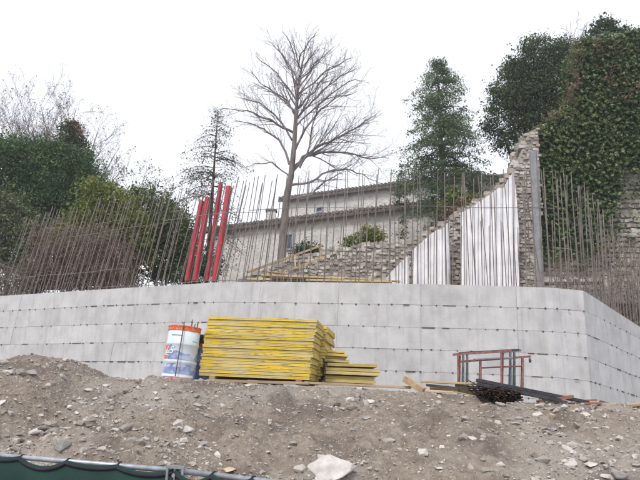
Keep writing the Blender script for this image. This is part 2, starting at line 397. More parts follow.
# tie stubs, plus dark strips imitating the shade in open lift-line gaps
b = MB()
for k in range(1, LN - 1):
    s = s_of_px(-200)
    while s < s_of_px(760):
        s += random.uniform(.22, .42)
        p = W(s, k, .004); nn = wnorm(s); tdir = Vector((-nn.y, nn.x, 0)); Mx = Matrix((tdir, -nn, Vector((0, 0, 1)))).transposed()
        sl_ = (wz(s + .1, k) - wz(s - .1, k)) / .2
        tdir = Vector((tdir.x, tdir.y, sl_)).normalized(); Mx = Matrix((tdir, -nn, tdir.cross(-nn))).transposed()
        if random.random() < .13:
            b.box(p, (random.uniform(.12, .34), .016, random.uniform(.014, .028)), Mx)
        elif random.random() < .8:
            b.box(p + Vector((0, 0, random.uniform(-.008, .008))), (random.uniform(.015, .045), .03, random.uniform(.018, .034)), Mx)
tag(b.build('form_tie_and_gap_shade', M['tie'], wall), kind='stuff')

# rebar starters: front and back curtain
def rod_mesh(L, r=.0085, n=5, bend=.0):
    q = MB(); pts = [(bend * (i / 4) ** 2, 0, L * i / 4) for i in range(5)]; q.tube(pts, r, n)
    me = bpy.data.meshes.new('rebar'); me.from_pydata(q.v, [], q.f); me.update(); me.materials.append(M['rebar']); return me
rods = [rod_mesh(L, .0112, 5, bd) for L, bd in ((3.1, .02), (3.1, -.03), (3.0, .05), (3.2, 0))]
s = s_of_px(-10); cnt = 0
s_end = s_of_px(690); i = 0
while s < s_end and cnt < 299:
    px = float(np.interp(s, S, [t[0] for t in WT])); i += 1
    step = float(np.interp(px, [0, 200, 260, 500, 530, 640], [.225, .215, .19, .185, .17, .21])); s += step * random.uniform(.82, 1.18)
    for row, off in ((0, -.09), (1, -.36)):
        if row == 1 and random.random() < .15: continue
        p = wxy(s) + wnorm(s) * off; p.z = wz(s, 0) - .1
        if row: p += Vector((random.uniform(-.08, .08), 0, 0))
        hs = float(np.interp(px, [0, 60, 560, 600, 640, 690], [.94, .98, 1.03, .98, .80, .68])) * random.uniform(.94, 1.03)
        if row == 0 and 250 < px < 530 and i % 2: hs *= random.choice([.52, .54, .72])
        if row == 1 and px > 240 and random.random() < .2: hs *= .6
        o = link_mesh('rebar', rods[random.randrange(4)], None, wall, p - wall.location)
        ln = lean_at(s) + random.gauss(0, .014) + (.02 if px < 250 else 0)
        if random.random() < .04: ln += random.uniform(-.07, .07)
        bk = random.gauss(.0, .02)
        o.rotation_euler = (bk, math.atan(ln), random.uniform(-.12, .12)); o.scale = (1, 1, hs); cnt += 1
def hbar(px0, px1, h, off=-.075, sag=0, m='rebar', r=.009):
    a, b_ = s_of_px(px0), s_of_px(px1); pts = []
    n = max(2, int((b_ - a) / .5))
    for i in range(n + 1):
        s = a + (b_ - a) * i / n; p = wxy(s + lean_at(s) * h) + wnorm(s) * off
        p.z = wz(s, 0) + h + .015 * math.sin(s * 2.1) + sag * i / n; pts.append(p)
    q = MB(); q.tube(pts, r, 5); o = q.build('tie_bar', M[m], wall)
hbar(238, 404, 1.98); hbar(396, 562, 2.0, -.073, .02); hbar(150, 246, 1.92); hbar(52, 160, 1.72, -.07, .12); hbar(84, 112, 2.05, -.06, .02)
hbar(-15, 120, .55, -.08, .03); hbar(100, 260, .06, -.06); hbar(556, 640, 1.0, -.05, .1)

# ------------------------------------------------------------------ stones
def ico(sub):
    import bmesh
    bm = bmesh.new(); bmesh.ops.create_icosphere(bm, subdivisions=sub, radius=1); 
    V = np.array([v.co[:] for v in bm.verts]); Fx = np.array([[v.index for v in f.verts] for f in bm.faces]); bm.free(); return V, Fx
ICO1, ICO2, ICO3 = ico(1), ico(2), ico(3)
def stone_bank(base, nvar, amp):
    V, Fx = base; outv = []
    for i in range(nvar):
        d = np.array([noise.noise(Vector(v) * 1.3 + Vector((i * 7.1, 3, 1))) for v in V.tolist()])
        # planar cuts give broken faces
        P = V * (1 + amp * d[:, None])
        for c in range(7):
            nn = rng.normal(size=3); nn /= np.linalg.norm(nn); lim = rng.uniform(.55, .85)
            over = P @ nn - lim; P = P - np.clip(over, 0, None)[:, None] * nn[None, :]
        outv.append(P)
    return outv, Fx
def block_bank(nvar):
    V, Fx = ICO2; o_ = []
    for i in range(nvar):
        P = np.sign(V) * np.abs(V) ** .55; P = P / np.abs(P).max(0)
        d = np.array([noise.noise(Vector(v) * 1.1 + Vector((i * 5.3, 1, 8))) for v in V.tolist()]); P = P * (1 + .28 * d[:, None])
        a = rng.normal(0, .16, 3); Ry = np.array([[math.cos(a[0]), 0, math.sin(a[0])], [0, 1, 0], [-math.sin(a[0]), 0, math.cos(a[0])]]); P = P @ Ry.T
        for c in range(5):
            nn = rng.normal(size=3); nn /= np.linalg.norm(nn); over = P @ nn - rng.uniform(.75, 1.0); P = P - np.clip(over, 0, None)[:, None] * nn[None, :]
        o_.append(P)
    return o_, Fx
def hull_bank(nvar, npt, box=False):
    import bmesh
    o_ = []
    for i in range(nvar):
        if box:
            P = np.array([[sx, sy, sz_] for sx in (-1, 1) for sy in (-1, 1) for sz_ in (-1, 1)]) * rng.uniform(.62, 1.0, (8, 3)); P = np.concatenate([P, rng.uniform(-.95, .95, (5, 3))])
        else:
            P = rng.normal(size=(npt, 3)); P /= np.linalg.norm(P, axis=1)[:, None]; P *= rng.uniform(.7, 1.1, (npt, 1))
        bm = bmesh.new(); [bm.verts.new(p) for p in P]; r_ = bmesh.ops.convex_hull(bm, input=bm.verts)
        bmesh.ops.delete(bm, geom=[v for v in bm.verts if not v.link_faces], context='VERTS'); bmesh.ops.triangulate(bm, faces=bm.faces); bm.normal_update(); bm.verts.index_update()
        o_.append((np.array([v.co[:] for v in bm.verts]), np.array([[v.index for v in f.verts] for f in bm.faces]))); bm.free()
    return o_, None
BK = block_bank(14); HS = hull_bank(16, 10); HL = hull_bank(20, 16); HB = hull_bank(20, 0, True)
B1 = stone_bank(ICO1, 10, .5); B2 = stone_bank(ICO2, 10, .5); B3 = stone_bank(ICO3, 6, .5)
def rmat(n):
    q = rng.normal(size=(n, 4)); q /= np.linalg.norm(q, axis=1)[:, None]; a, b_, c, d = q.T
    return np.stack([np.stack([1 - 2 * (c * c + d * d), 2 * (b_ * c - a * d), 2 * (b_ * d + a * c)], -1),
                     np.stack([2 * (b_ * c + a * d), 1 - 2 * (b_ * b_ + d * d), 2 * (c * d - a * b_)], -1),
                     np.stack([2 * (b_ * d - a * c), 2 * (c * d + a * b_), 1 - 2 * (b_ * b_ + c * c)], -1)], 1)
def scatter(name, pts, sizes, bank, m, parent=None, flat=(1, .8, .6), smooth=False, rotate=True):
    pts = np.asarray(pts); sizes = np.asarray(sizes); n = len(pts); outv, Fx = bank
    if Fx is None:
        Vs, Fs, k0 = [], [], 0; Rm = rmat(n); th = rng.normal(0, .13, n)
        for i in range(n):
            P, Fq = outv[rng.integers(0, len(outv))]; P = P * (np.array(flat) * rng.uniform(.75, 1.25, 3))
            if rotate == 'lie': a = rng.uniform(0, 6.28); c_, s_ = math.cos(a), math.sin(a); Q = np.array([[c_, -s_, 0], [s_, c_, 0], [0, 0, 1]]); Tl = np.array([[1, 0, 0], [0, math.cos(th[i] * 3), -math.sin(th[i] * 3)], [0, math.sin(th[i] * 3), math.cos(th[i] * 3)]]); P = P @ (Tl @ Q).T
            elif rotate: P = P @ Rm[i].T
            else: c_, s_ = math.cos(th[i]), math.sin(th[i]); P = P @ np.array([[c_, 0, s_], [0, 1, 0], [-s_, 0, c_]]).T
            Vs.append(P * sizes[i] + pts[i]); Fs.append(Fq + k0); k0 += len(P)
        return tag(np_obj(name, np.concatenate(Vs), np.concatenate(Fs), m, parent, smooth), kind='stuff')
    nv = len(outv[0])
    Rm = rmat(n); V = np.zeros((n, nv, 3)); ch = rng.integers(0, len(outv), n)
    sc = np.array(flat)[None, :] * rng.uniform(.75, 1.25, (n, 3))
    for i in range(n):
        P = outv[ch[i]] * sc[i]
        P = P @ Rm[i].T if rotate else P
        V[i] = P * sizes[i] + pts[i]
    Fa = (Fx[None] + (np.arange(n) * nv)[:, None, None]).reshape(-1, 3)
    o = np_obj(name, V.reshape(-1, 3), Fa, m, parent, smooth)
    return tag(o, kind='stuff')

RK = []
for i in range(24):
    import bmesh
    Vh, Fh = hull_bank(1, 13)[0][0]; bm = bmesh.new(); vv = [bm.verts.new(p) for p in Vh]; [bm.faces.new([vv[j] for j in f]) for f in Fh]
    bmesh.ops.subdivide_edges(bm, edges=bm.edges, cuts=3, use_grid_fill=True); bmesh.ops.triangulate(bm, faces=bm.faces)
    for k in range(2): bmesh.ops.smooth_vert(bm, verts=bm.verts, factor=.35, use_axis_x=True, use_axis_y=True, use_axis_z=True)
    bm.verts.index_update(); RK.append((np.array([v.co[:] for v in bm.verts]), np.array([[v.index for v in f.verts] for f in bm.faces]))); bm.free()
# gravel and rubble on the mound
P1, Z1, P2, Z2 = [], [], [], []
def visible_px(x, y):  # rough column in the picture
    return 320 + F * x / max(.5, y)
for i in range(46000):
    y = random.uniform(4.6, 11.0); x = random.uniform(-.62, .62) * y; 
    yc = np.interp(x, CX, CY)
    if y > yc + .5: continue
    dens = .5 + .5 * noise.noise(Vector((x * .9, y * .9, 5)))
    px = visible_px(x, y)
    if abs((y - 7.2) + 1.15 * (x + 1.9)) < .55 and x < .4: dens += .8       # pale stony run on the left
    if x < -.9: dens += .3
    if random.random() > dens * .78: continue
    r = .0095 * (1 / max(.006, random.random())) ** .47
    if (y - 5.2) + 1.0 * (x + 1.3) > .9 and x < 1.6 and r > .03 and random.random() < .55: continue
    z = H(x, y)
    if r < .020: P1.append((x, y, z + r * .1)); Z1.append(r)
    else: P2.append((x, y, z + r * .1)); Z2.append(min(r, .085))
scatter('gravel', P1, Z1, HS, M['gravel'])
scatter('loose_rubble', P2, Z2, HL, M['gravel'], None, (1.1, .8, .5), rotate='lie')

def rock(px, py, wpx, label, m='rock', flat=(1, .7, .62), name='rock', rz=None, seed=0, sink=.2):
    # march the ray to the mound
    Y = 4.6
    d = at(px, py, 1.0) - EYE
    Y = 4.5
    while Y < 11.5:
        p = EYE + d * Y
        if p.z <= H(p.x, p.y): break
        Y += .02
    p = EYE + d * Y; r = wpx / F * Y / 2 * 1.02
    V, Fx = RK[seed % len(RK)]; V = V * np.array(flat) * r
    a = rz if rz is not None else random.uniform(-.5, .5); Rz = np.array([[math.cos(a), -math.sin(a), 0], [math.sin(a), math.cos(a), 0], [0, 0, 1]])
    nn = np.array([noise.fractal(Vector(v) / r * 2.2 + Vector((seed, 0, 0)), 1, 2, 4) for v in V.tolist()])
    V = (V * (1 + .10 * nn[:, None])) @ Rz.T + np.array([p.x, p.y, H(p.x, p.y) + r * flat[2] * sink])
    return tag(np_obj(name, V, Fx, M[m]), label, 'rock', 'larger rocks on the dirt mound')
rock(330, 473, 56, 'big pale flat topped boulder at the bottom centre of the dirt slope', 'rock', (1, .75, .8), 'boulder', .1, 9, .02)
rock(62, 452, 21, 'dark grey rounded boulder just above the fence rail', 'rock_grey', (1, .8, .9), 'boulder', 0, 2)
rock(321, 459, 16, 'small pale rock touching the top of the big boulder', 'rock', (1, .8, .5), seed=3)
for (px, py, wp, lb, mm) in (
    (562, 409, 14, 'white rock in the cluster below the end of the black beam', 'rock'), (579, 411, 12, 'pale squarish rock right of the white one below the black beam', 'rock'),
    (550, 419, 14, 'ochre stained rock below the rust bundle and black beam', 'rock_yellow'), (593, 410, 10, 'grey rock at the right end of the rock cluster', 'rock_grey'),
    (187, 432, 17, 'pale elongated rock halfway down the left stony run', 'rock'), (203, 446, 13, 'grey wedge shaped rock below the pale elongated one', 'rock_grey'),
    (229, 472, 15, 'cream angular rock just above the right fence rail', 'rock_yellow'), (8, 416, 13, 'pale flat rock at the far left edge of the mound', 'rock'),
    (105, 387, 9, 'white rock on the crest of the left hump', 'rock'), (367, 419, 11, 'smooth grey rock in the middle of the bare slope', 'rock_grey'),
    (34, 434, 14, 'light slab of rock near the left fence', 'rock'), (618, 476, 20, 'grey boulder at the bottom right corner of the slope', 'rock_grey'),
    (500, 466, 12, 'pale rock on the lower right slope', 'rock'), (620, 440, 11, 'pale stone at the right edge of the slope', 'rock'),
    (292, 444, 12, 'dark flat stone above and left of the big boulder', 'rock_grey'), (148, 448, 10, 'pale stone on the earth above the fence', 'rock'),
    (82, 441, 10, 'grey flake of rock above the dark boulder', 'rock_grey'), (591, 468, 16, 'pale broken rock left of the bottom right boulder', 'rock'),
    (248, 386, 9, 'pale rock on the crest in front of the yellow stack', 'rock'), (572, 462, 10, 'small light rock on the lower right stony patch', 'rock'),
    (196, 398, 9, 'small grey rock below the drum', 'rock_grey'), (94, 400, 10, 'white chip of rock on the left hump', 'rock')):
    rock(px, py, wp, lb, mm, (1, random.uniform(.6, .9), random.uniform(.45, .7)), seed=random.randrange(60))

# rubble strip along the terrace edge
pts, sz = [], []
for i in range(1500):
    s = random.uniform(s_of_px(-60), s_of_px(300)); off = -.5 - abs(random.gauss(0, .5)); p = wxy(s) + wnorm(s) * off
    r = random.uniform(.02, .085); pts.append((p.x, p.y, wz(s, 0) + random.uniform(-.05, .13) * min(1, -off))); sz.append(r)
scatter('terrace_rubble', pts, sz, HS, M['gravel'])

# ------------------------------------------------------------------ polygon prism helper, in picture columns but with true depth
def prism(name, poly, Y, thick, m, parent=None, dslope=0.0, x0=320):
    fr = [at(px, py, Y + dslope * (px - x0)) for px, py in poly]; n = len(fr); bk = [p + Vector((0, thick, 0)) for p in fr]
    q = MB(); q.add(fr + bk, [tuple(range(n))[::-1], tuple(range(n, 2 * n))] + [(i, (i + 1) % n, (i + 1) % n + n, i + n) for i in range(n)])
    return q.build(name, m, parent)
def inside(poly, x, y):
    c = False; j = len(poly) - 1
    for i in range(len(poly)):
        xi, yi = poly[i]; xj, yj = poly[j]
        if (yi > y) != (yj > y) and x < (xj - xi) * (y - yi) / (yj - yi) + xi: c = not c
        j = i
    return c

# ruined rubble wall climbing to the right
rw = empty('ruined_wall', at(400, 290, 19), 'broken rubble stone wall rising in a diagonal behind the rebar', 'wall')
RP = [(236, 292), (238, 279), (262, 272), (292, 258), (330, 250), (356, 246), (384, 243), (412, 241), (432, 229), (449, 221), (461, 210), (482, 198), (500, 186), (512, 174), (519, 160), (523, 146), (529, 132), (538, 128), (541, 200), (542, 292)]
prism('wall_core', RP, 19.2, 1.0, M['mortar'], rw)
pts, sz = [], []
y = 130
while y < 292:
    x = 236 + random.uniform(0, 3)
    while x < 541:
        if inside(RP, x, y) and not (462 < x < 518 and y > 215): 
            p = at(x + random.uniform(-.6, .6), y + random.uniform(-1, 1), 19.2 + random.uniform(-.03, .03)); pts.append(p[:]); sz.append(random.uniform(.055, .09))
        x += random.uniform(3.4, 5.8)
    y += random.uniform(2.9, 3.8)
# ragged top course
for i in range(len(RP) - 5):
    (xa, ya), (xb, yb) = RP[i + 1], RP[i + 2]
    for k in range(int(max(2, math.hypot(xb - xa, yb - ya) / (1.1 if ya < 190 else 2.2)))):
        t = random.random(); p = at(xa + (xb - xa) * t, ya + (yb - ya) * t + random.uniform(-1.5, 1), 19.2) + Vector((0, random.uniform(.0, 1.0), 0)); pts.append(p[:]); sz.append(random.uniform(.07, .15))
scatter('rubble_stone', pts, sz, HB, M['wall_stone'], rw, (1.15, .7, .68), rotate=False)

# white sheeting hung on the ruin: three pleated sheets
def sheet(top, bot_y, label, pitch=6.0):
    x0, x1 = top[0][0], top[-1][0]; q = MB(); n = int((x1 - x0) / (pitch / 8)); rows = 7
    F1 = []
    for i in range(n + 1):
        x = x0 + (x1 - x0) * i / n; dz = [0, .085, .10, .105, .10, .105, .10, .085][i % 8] * (1 + .12 * math.sin(i * 1.7))
        yt = float(np.interp(x, [t[0] for t in top], [t[1] for t in top])); c = []
        drift = .3 * math.sin(i // 8 * 2.1)
        for r_ in range(rows):
            t = r_ / (rows - 1); yy = yt + (bot_y - yt) * t
            c.append(at(x + drift * math.sin(t * 3), yy, 18.72 - dz * (1 - .3 * math.sin(t * 3.1)) + .03 * noise.noise(Vector((x * .06, yy * .04, 2)))))
        F1.append(c)
    V = [p for c in F1 for p in c] + [p + Vector((0, .02, 0)) for c in F1 for p in c]; o_ = len(F1) * rows; fs = []
    for i in range(n):
        for r_ in range(rows - 1):
            a = i * rows + r_; fs.append((a, a + 1, a + rows + 1, a + rows)); fs.append((o_ + a, o_ + a + rows, o_ + a + rows + 1, o_ + a + 1))
        a = i * rows; fs.append((a, a + rows, o_ + a + rows, o_ + a))
    for e in (0, n):
        for r_ in range(rows - 1):
            a = e * rows + r_; fs.append((a, o_ + a, o_ + a + 1, a + 1))
    q.add(V, fs); return tag(q.build('white_sheet', M['sheet']), label, 'sheet', 'white pleated sheets hung on the ruined wall')
sheet([(384, 280), (392, 271), (400, 263), (409, 255)], 286, 'small triangular white sheet at the low end of the ruined wall')
sheet([(412.5, 250), (424, 240), (436, 230), (442, 229), (449.5, 221)], 287, 'middle white pleated sheet left of the bare stone pillar')
sheet([(460.5, 213), (470, 208), (484, 199), (499, 187.5), (503, 189), (510, 176), (513.5, 172), (516, 190), (519, 230)], 288, 'largest white pleated sheet rising to a point beside the steel post')

# steel post
p0, p1 = at(540, 290, 18.6), at(533, 151, 18.6)
tp = empty('steel_post', p0, 'tall grey steel post standing against the end of the ruined wall', 'post')
q = MB(); q.beam(p0, p1, .035, .19, Vector((1, 0, 0))); q.build('web', M['grey_steel'], tp)
q = MB(); q.beam(p0 + Vector((-.10, -.02, 0)), p1 + Vector((-.10, -.02, 0)), .13, .022, Vector((1, 0, 0))); q.build('flange', M['grey_steel'], tp)
q = MB(); q.beam(p0 + Vector((.10, -.02, 0)), p1 + Vector((.10, -.02, 0)), .13, .022, Vector((1, 0, 0))); q.build('flange', M['grey_steel'], tp)

# ------------------------------------------------------------------ leaves
def leaf_cloud(name, C, size, m, parent=None, squash=.55, droop=0.0, out=None, outw=0.0, kind=None):
    C = np.asarray(C); n = len(C); sz = size * (.55 + 1.1 * rng.random(n) ** 1.8)
    nrm = rng.normal(size=(n, 3)); nrm[:, 2] += .5
    if out is not None: nrm = nrm + np.asarray(out) * outw
    nrm /= np.linalg.norm(nrm, axis=1)[:, None]
    a = rng.normal(size=(n, 3)); a[:, 2] -= droop; a -= nrm * (a * nrm).sum(1)[:, None]; a /= np.linalg.norm(a, axis=1)[:, None]
    b_ = np.cross(nrm, a)
    V = np.zeros((n, 4, 3)); V[:, 0] = C - a * sz[:, None] * .5; V[:, 1] = C + b_ * sz[:, None] * squash * .5 + nrm * sz[:, None] * .08
    V[:, 2] = C + a * sz[:, None] * .5; V[:, 3] = C - b_ * sz[:, None] * squash * .5 + nrm * sz[:, None] * .08
    Fx = np.arange(n * 4).reshape(n, 4)
    o = np_obj(name, V.reshape(-1, 3), Fx, m, parent)
    if kind: tag(o, kind=kind)
    return o

def blob_points(blobs, Y, n, clump_px=4.0, fill=.45, depth=1.0):
    """blobs: (px, py, rx px, ry px[, weight]); leaf centres in clumps through each blob's volume"""
    C = []; s = Y / F; tot = sum(b[2] * b[3] for b in blobs)
    for b_ in blobs:
        c = np.array(at(b_[0], b_[1], Y + (b_[4] if len(b_) > 4 else 0))); rx, rz = b_[2] * s, b_[3] * s; ry = (rx + rz) / 2 * depth
        nl = int(n * b_[2] * b_[3] / tot); ncl = max(6, int(nl / 26))
        d = rng.normal(size=(ncl, 3)); d /= np.linalg.norm(d, axis=1)[:, None]
        rad = np.where(rng.random(ncl) < fill, rng.uniform(.2, .9, ncl), rng.uniform(.82, 1.1, ncl))
        cc = c + d * rad[:, None] * np.array([rx, ry, rz])
        k = rng.integers(0, ncl, nl); sg = clump_px * s * rng.uniform(.6, 1.3, ncl)
        off = rng.normal(size=(nl, 3)) * np.array([1, 1, .6]); C.append(cc[k] + off * sg[k][:, None])
    return np.concatenate(C)

def limbs(name, base, targets, r0, m, parent, n=7):
    q = MB(); base = Vector(base); top = sum((Vector(t) for t in targets), Vector()) / len(targets)
    fork = base.lerp(top, .5); q.tube([base, base.lerp(fork, .5) + Vector((.04, 0, 0)), fork], [r0, r0 * .85, r0 * .7], n)
    for t in targets:
        t = Vector(t); mid = fork.lerp(t, .5) + Vector((random.uniform(-.2, .2), random.uniform(-.2, .2), .15)); q.tube([fork, mid, t], [r0 * .55, r0 * .3, r0 * .1], 5)
    return q.build(name, m, parent, smooth=True)

def leafy(name, cat, label, blobs, Y, n, size, m, base_py, trunk_px=None, r0=.12, clump=4.0, squash=.55, fill=.45, bark='bark_dark', group=None, droop=0, stem='trunk', depth=1.0):
    bx = trunk_px if trunk_px is not None else blobs[0][0]
    base = at(bx, base_py, Y); base.z = min(base.z, 4.85)
    t = empty(name, base, label, cat, group)
    leaf_cloud('crown' if stem == 'trunk' else 'foliage', blob_points(blobs, Y, n, clump, fill, depth), size, m, t, squash, droop)
    tg = [at(b_[0], b_[1], Y) for b_ in blobs[:10]]
    limbs(stem, base, tg, r0, M[bark], t)
    return t

# ------------------------------------------------------------------ branching for bare trees
def grow(q, pts, rads, level, maxl, dens, ratio, upb, rmin, tips, center=None):
    pts = [Vector(p) for p in pts]; seg = [(pts[i + 1] - pts[i]).length for i in range(len(pts) - 1)]; L = sum(seg)
    q.tube(pts, rads, 6 if level < 1 else (4 if level < 2 else 3), cap=False)
    if level >= maxl: tips.append(pts[-1]); return
    nch = max(2, int(L * dens[level]))
    for c in range(nch):
        t = .18 + .8 * (c + random.random()) / nch; d = t * L; i = 0
        while i < len(seg) - 1 and d > seg[i]: d -= seg[i]; i += 1
        f = min(1, d / seg[i]); p = pts[i].lerp(pts[i + 1], f); r = rads[i] + (rads[i + 1] - rads[i]) * f
        tan = (pts[i + 1] - pts[i]).normalized(); sd_ = Vector((random.gauss(0, 1), random.gauss(0, 1), random.gauss(0, 1)))
        sd_ = (sd_ - tan * sd_.dot(tan)).normalized(); ang = random.uniform(.5, .95)
        dr = (tan * math.cos(ang) + sd_ * math.sin(ang) + Vector((0, 0, upb))).normalized()
        ln = L * ratio[level] * (1.05 - .55 * t) * random.uniform(.6, 1.2); k = 4 if level < 2 else 3; np_ = [p]; cur = p
        for j in range(k):
            dr = (dr + Vector((random.gauss(0, .13), random.gauss(0, .13), random.gauss(0, .1) + upb * .3))).normalized()
            cur = cur + dr * ln / k; np_.append(cur)
        r1 = max(rmin, r * .5); r2 = max(rmin * .75, r1 * .25)
        grow(q, np_, [r1 + (r2 - r1) * j / k for j in range(k + 1)], level + 1, maxl, dens, ratio, upb, rmin, tips)

def crop2(x, y): return (160 + x / 2.667, 20 + y / 2.667)
random.seed(21)
YB = 23.0
bt = empty('bare_tree', at(279, 290, YB), 'tall leafless tree with a wide fan of fine twigs before the stone house', 'tree')
q = MB(); tips = []
tr = [(279, 290), (281, 262), (284, 225), (286.5, 197), (291, 176), (294, 147), (296, 114), (298, 87), (303, 60), (306, 42)]
tp_ = [at(x, y, YB + .1 * math.sin(i)) for i, (x, y) in enumerate(tr)]
q.tube(tp_, [.21, .165, .15, .14, .12, .098, .078, .055, .03, .012], 9)
q.build('trunk', M['bark'], bt, smooth=True)
LB = [[(355, 300), (310, 275), (265, 255), (215, 240), (165, 235)], [(345, 385), (328, 335), (290, 300), (250, 280), (200, 268)], [(360, 255), (335, 215), (300, 190), (268, 165), (240, 130)],
      [(366, 190), (350, 140), (330, 100), (312, 66)], [(368, 182), (400, 140), (428, 100), (448, 76)], [(362, 262), (395, 228), (432, 190), (482, 152), (525, 128)],
      [(355, 402), (400, 350), (450, 325), (500, 300), (545, 272), (585, 245)], [(350, 412), (378, 372), (430, 355), (500, 355), (560, 370), (605, 365)],
      [(345, 442), (400, 430), (450, 405), (495, 400), (540, 412), (590, 436)], [(338, 478), (400, 465), (440, 435), (492, 400)], [(358, 352), (390, 290), (430, 240), (475, 205), (525, 190)],
      [(372, 395), (398, 340), (412, 262), (440, 190)], [(352, 320), (320, 270), (270, 225), (205, 205)], [(364, 215), (325, 160), (285, 120), (255, 95)], [(372, 150), (400, 100), (410, 55)],
      [(375, 130), (362, 85), (352, 40)], [(360, 240), (410, 190), (455, 130), (490, 110)], [(348, 420), (310, 390), (270, 380), (230, 392)], [(366, 172), (415, 115), (468, 68)], [(364, 205), (440, 140), (515, 100)], [(368, 160), (325, 90), (285, 55)], [(370, 125), (385, 75), (418, 32)], [(362, 245), (310, 200), (245, 165)], [(362, 285), (430, 220), (500, 165), (548, 160)], [(372, 120), (345, 60), (325, 30)]]
rad0 = [.062, .06, .05, .04, .04, .055, .075, .075, .06, .06, .06, .055, .05, .04, .03, .03, .045, .035, .035, .04, .035, .03, .04, .045, .025]
for li, lb in enumerate(LB):
    dz = random.uniform(-1.9, 1.9); n = len(lb); P = []
    for i, (x, y) in enumerate(lb):
        px, py = crop2(x, y); t = i / (n - 1); P.append(at(px, py, YB + dz * t))
    # resample smoothly
    Q = []
    for i in range(n - 1):
        p0, p1, p2, p3 = P[max(0, i - 1)], P[i], P[i + 1], P[min(n - 1, i + 2)]
        for k in range(3):
            t = k / 3; Q.append(.5 * ((2 * p1) + (p2 - p0) * t + (2 * p0 - 5 * p1 + 4 * p2 - p3) * t * t + (3 * p1 - p0 - 3 * p2 + p3) * t ** 3))
    Q.append(P[-1]); Q = [p + Vector((random.gauss(0, .025), random.gauss(0, .05), random.gauss(0, .025))) if 0 < j < len(Q) - 1 else p for j, p in enumerate(Q)]
    r0 = rad0[li] * .72; b = MB(); m_ = len(Q) - 1
    grow(b, Q, [r0 * (1 - j / m_) ** .8 + .008 for j in range(m_ + 1)], 0, 3, (4.4, 5.6, 6.2), (.46, .48, .5), .2, .0038, tips)
    b.build('limb', M['bark_twig'], bt)
b = MB(); grow(b, tp_[5:], [.10, .09, .06, .03, .012], 1, 3, (3, 5, 6.5), (.4, .42, .5), .2, .0052, tips); tag(b.build('crown_twigs', M['bark_twig'], bt), kind='stuff')

def twiggy(name, label, base, tops, Y, r0, m, leafm=None, nleaf=0, lsize=.06, maxl=3, dens=(2, 3, 4), cat='tree', rmin=.006, ratio=(.45, .5, .5), upb=.15, group=None):
    t = empty(name, at(base[0], base[1], Y), label, cat, group); tips = []
    b0 = at(base[0], base[1], Y); b = MB()
    for k, (x, y) in enumerate(tops):
        e = at(x, y, Y + random.uniform(-1, 1)); st = b0.lerp(e, random.uniform(0, .15) if k else 0); n = 5; P = []
        for i in range(n + 1):
            u = i / n; P.append(st.lerp(e, u) + Vector((random.gauss(0, .05), random.gauss(0, .05), .25 * math.sin(u * math.pi) * (1 if k else 0))))
        P[0] = st; rr = r0 * (1 if k == 0 else .6)
        grow(b, P, [rr * (1 - i / n) + rmin for i in range(n + 1)], 0, maxl, dens, ratio, upb, rmin, tips)
    tag(b.build('branches' if cat != 'tree' else 'trunk', m, t), kind='stuff')
    if leafm and tips:
        T = np.array([p[:] for p in tips]); k = rng.integers(0, len(T), nleaf); C = T[k] + rng.normal(size=(nleaf, 3)) * .09
        leaf_cloud('foliage', C, lsize, leafm, t)
    return t

random.seed(5)
L = {}
L['dark'] = leafmat('dark evergreen leaf', [(.018, .036, .02), (.03, .058, .028), (.045, .08, .036), (.07, .115, .05)], .15)
L['left'] = leafmat('left evergreen leaf', [(.025, .055, .028), (.042, .088, .038), (.065, .125, .052), (.11, .18, .08)], .3)
L['olive'] = leafmat('grey green leaf', [(.06, .085, .05), (.10, .13, .075), (.15, .185, .11)], .2)
L['light'] = leafmat('yellow green leaf', [(.06, .095, .03), (.10, .14, .04), (.15, .185, .055), (.22, .235, .08)], .3)
L['mid'] = leafmat('mid green leaf', [(.045, .07, .03), (.07, .11, .045), (.115, .15, .065)], .25)
L['cedar'] = leafmat('cedar needle', [(.04, .075, .045), (.068, .115, .066), (.10, .155, .083), (.15, .21, .11)], .3)
L['oak'] = leafmat('holm oak leaf', [(.022, .04, .028), (.038, .064, .038), (.06, .095, .05), (.10, .145, .07)], .25)
L['ivy'] = leafmat('ivy leaf', [(.036, .06, .03), (.055, .095, .042), (.075, .13, .055), (.11, .17, .075), (.18, .22, .12)], .25, .5)
L['dry'] = leafmat('dry leaf', [(.08, .06, .045), (.14, .11, .07), (.20, .17, .11)], .25)
L['brown'] = leafmat('bramble leaf', [(.08, .055, .045), (.14, .10, .085), (.21, .155, .13), (.11, .12, .06)], .2)
L['sparse'] = leafmat('sparse conifer needle', [(.05, .055, .045), (.085, .085, .065), (.13, .12, .09)], .2)

# far left group
leafy('evergreen_tree', 'tree', 'dense dark green rounded tree filling the left edge behind the rebar', [(20, 165, 34, 30), (58, 178, 34, 30), (-8, 180, 30, 36), (30, 205, 40, 26), (72, 160, 22, 18), (86, 196, 20, 24), (45, 150, 24, 14), (5, 150, 26, 16), (50, 215, 40, 26), (90, 180, 16, 20)], 25, 52000, .105, L['left'], 290, 40, .2, 5)
leafy('cypress_tree', 'tree', 'narrow dark tree with a brownish top poking above the dense left tree', [(70, 137, 9, 14), (74, 150, 14, 14), (64, 160, 15, 14), (71, 126, 6, 6), (80, 166, 14, 14)], 27, 7000, .12, L['dark'], 290, 72, .14, 4)
leafy('ivy_snag', 'shrub', 'brown dry leafed clump at the tip of the narrow dark tree', [(72, 124, 8, 5), (78, 134, 6, 8)], 26.7, 900, .10, L['dry'], 200, 73, .03, 3, stem='stem')
leafy('olive_tree', 'tree', 'grey green tree low on the far left behind the rebar', [(8, 222, 26, 26), (-12, 245, 22, 28), (24, 250, 26, 22), (-5, 205, 20, 18), (38, 236, 22, 18), (10, 262, 26, 22)], 23, 20000, .11, L['olive'], 300, 5, .1, 4)
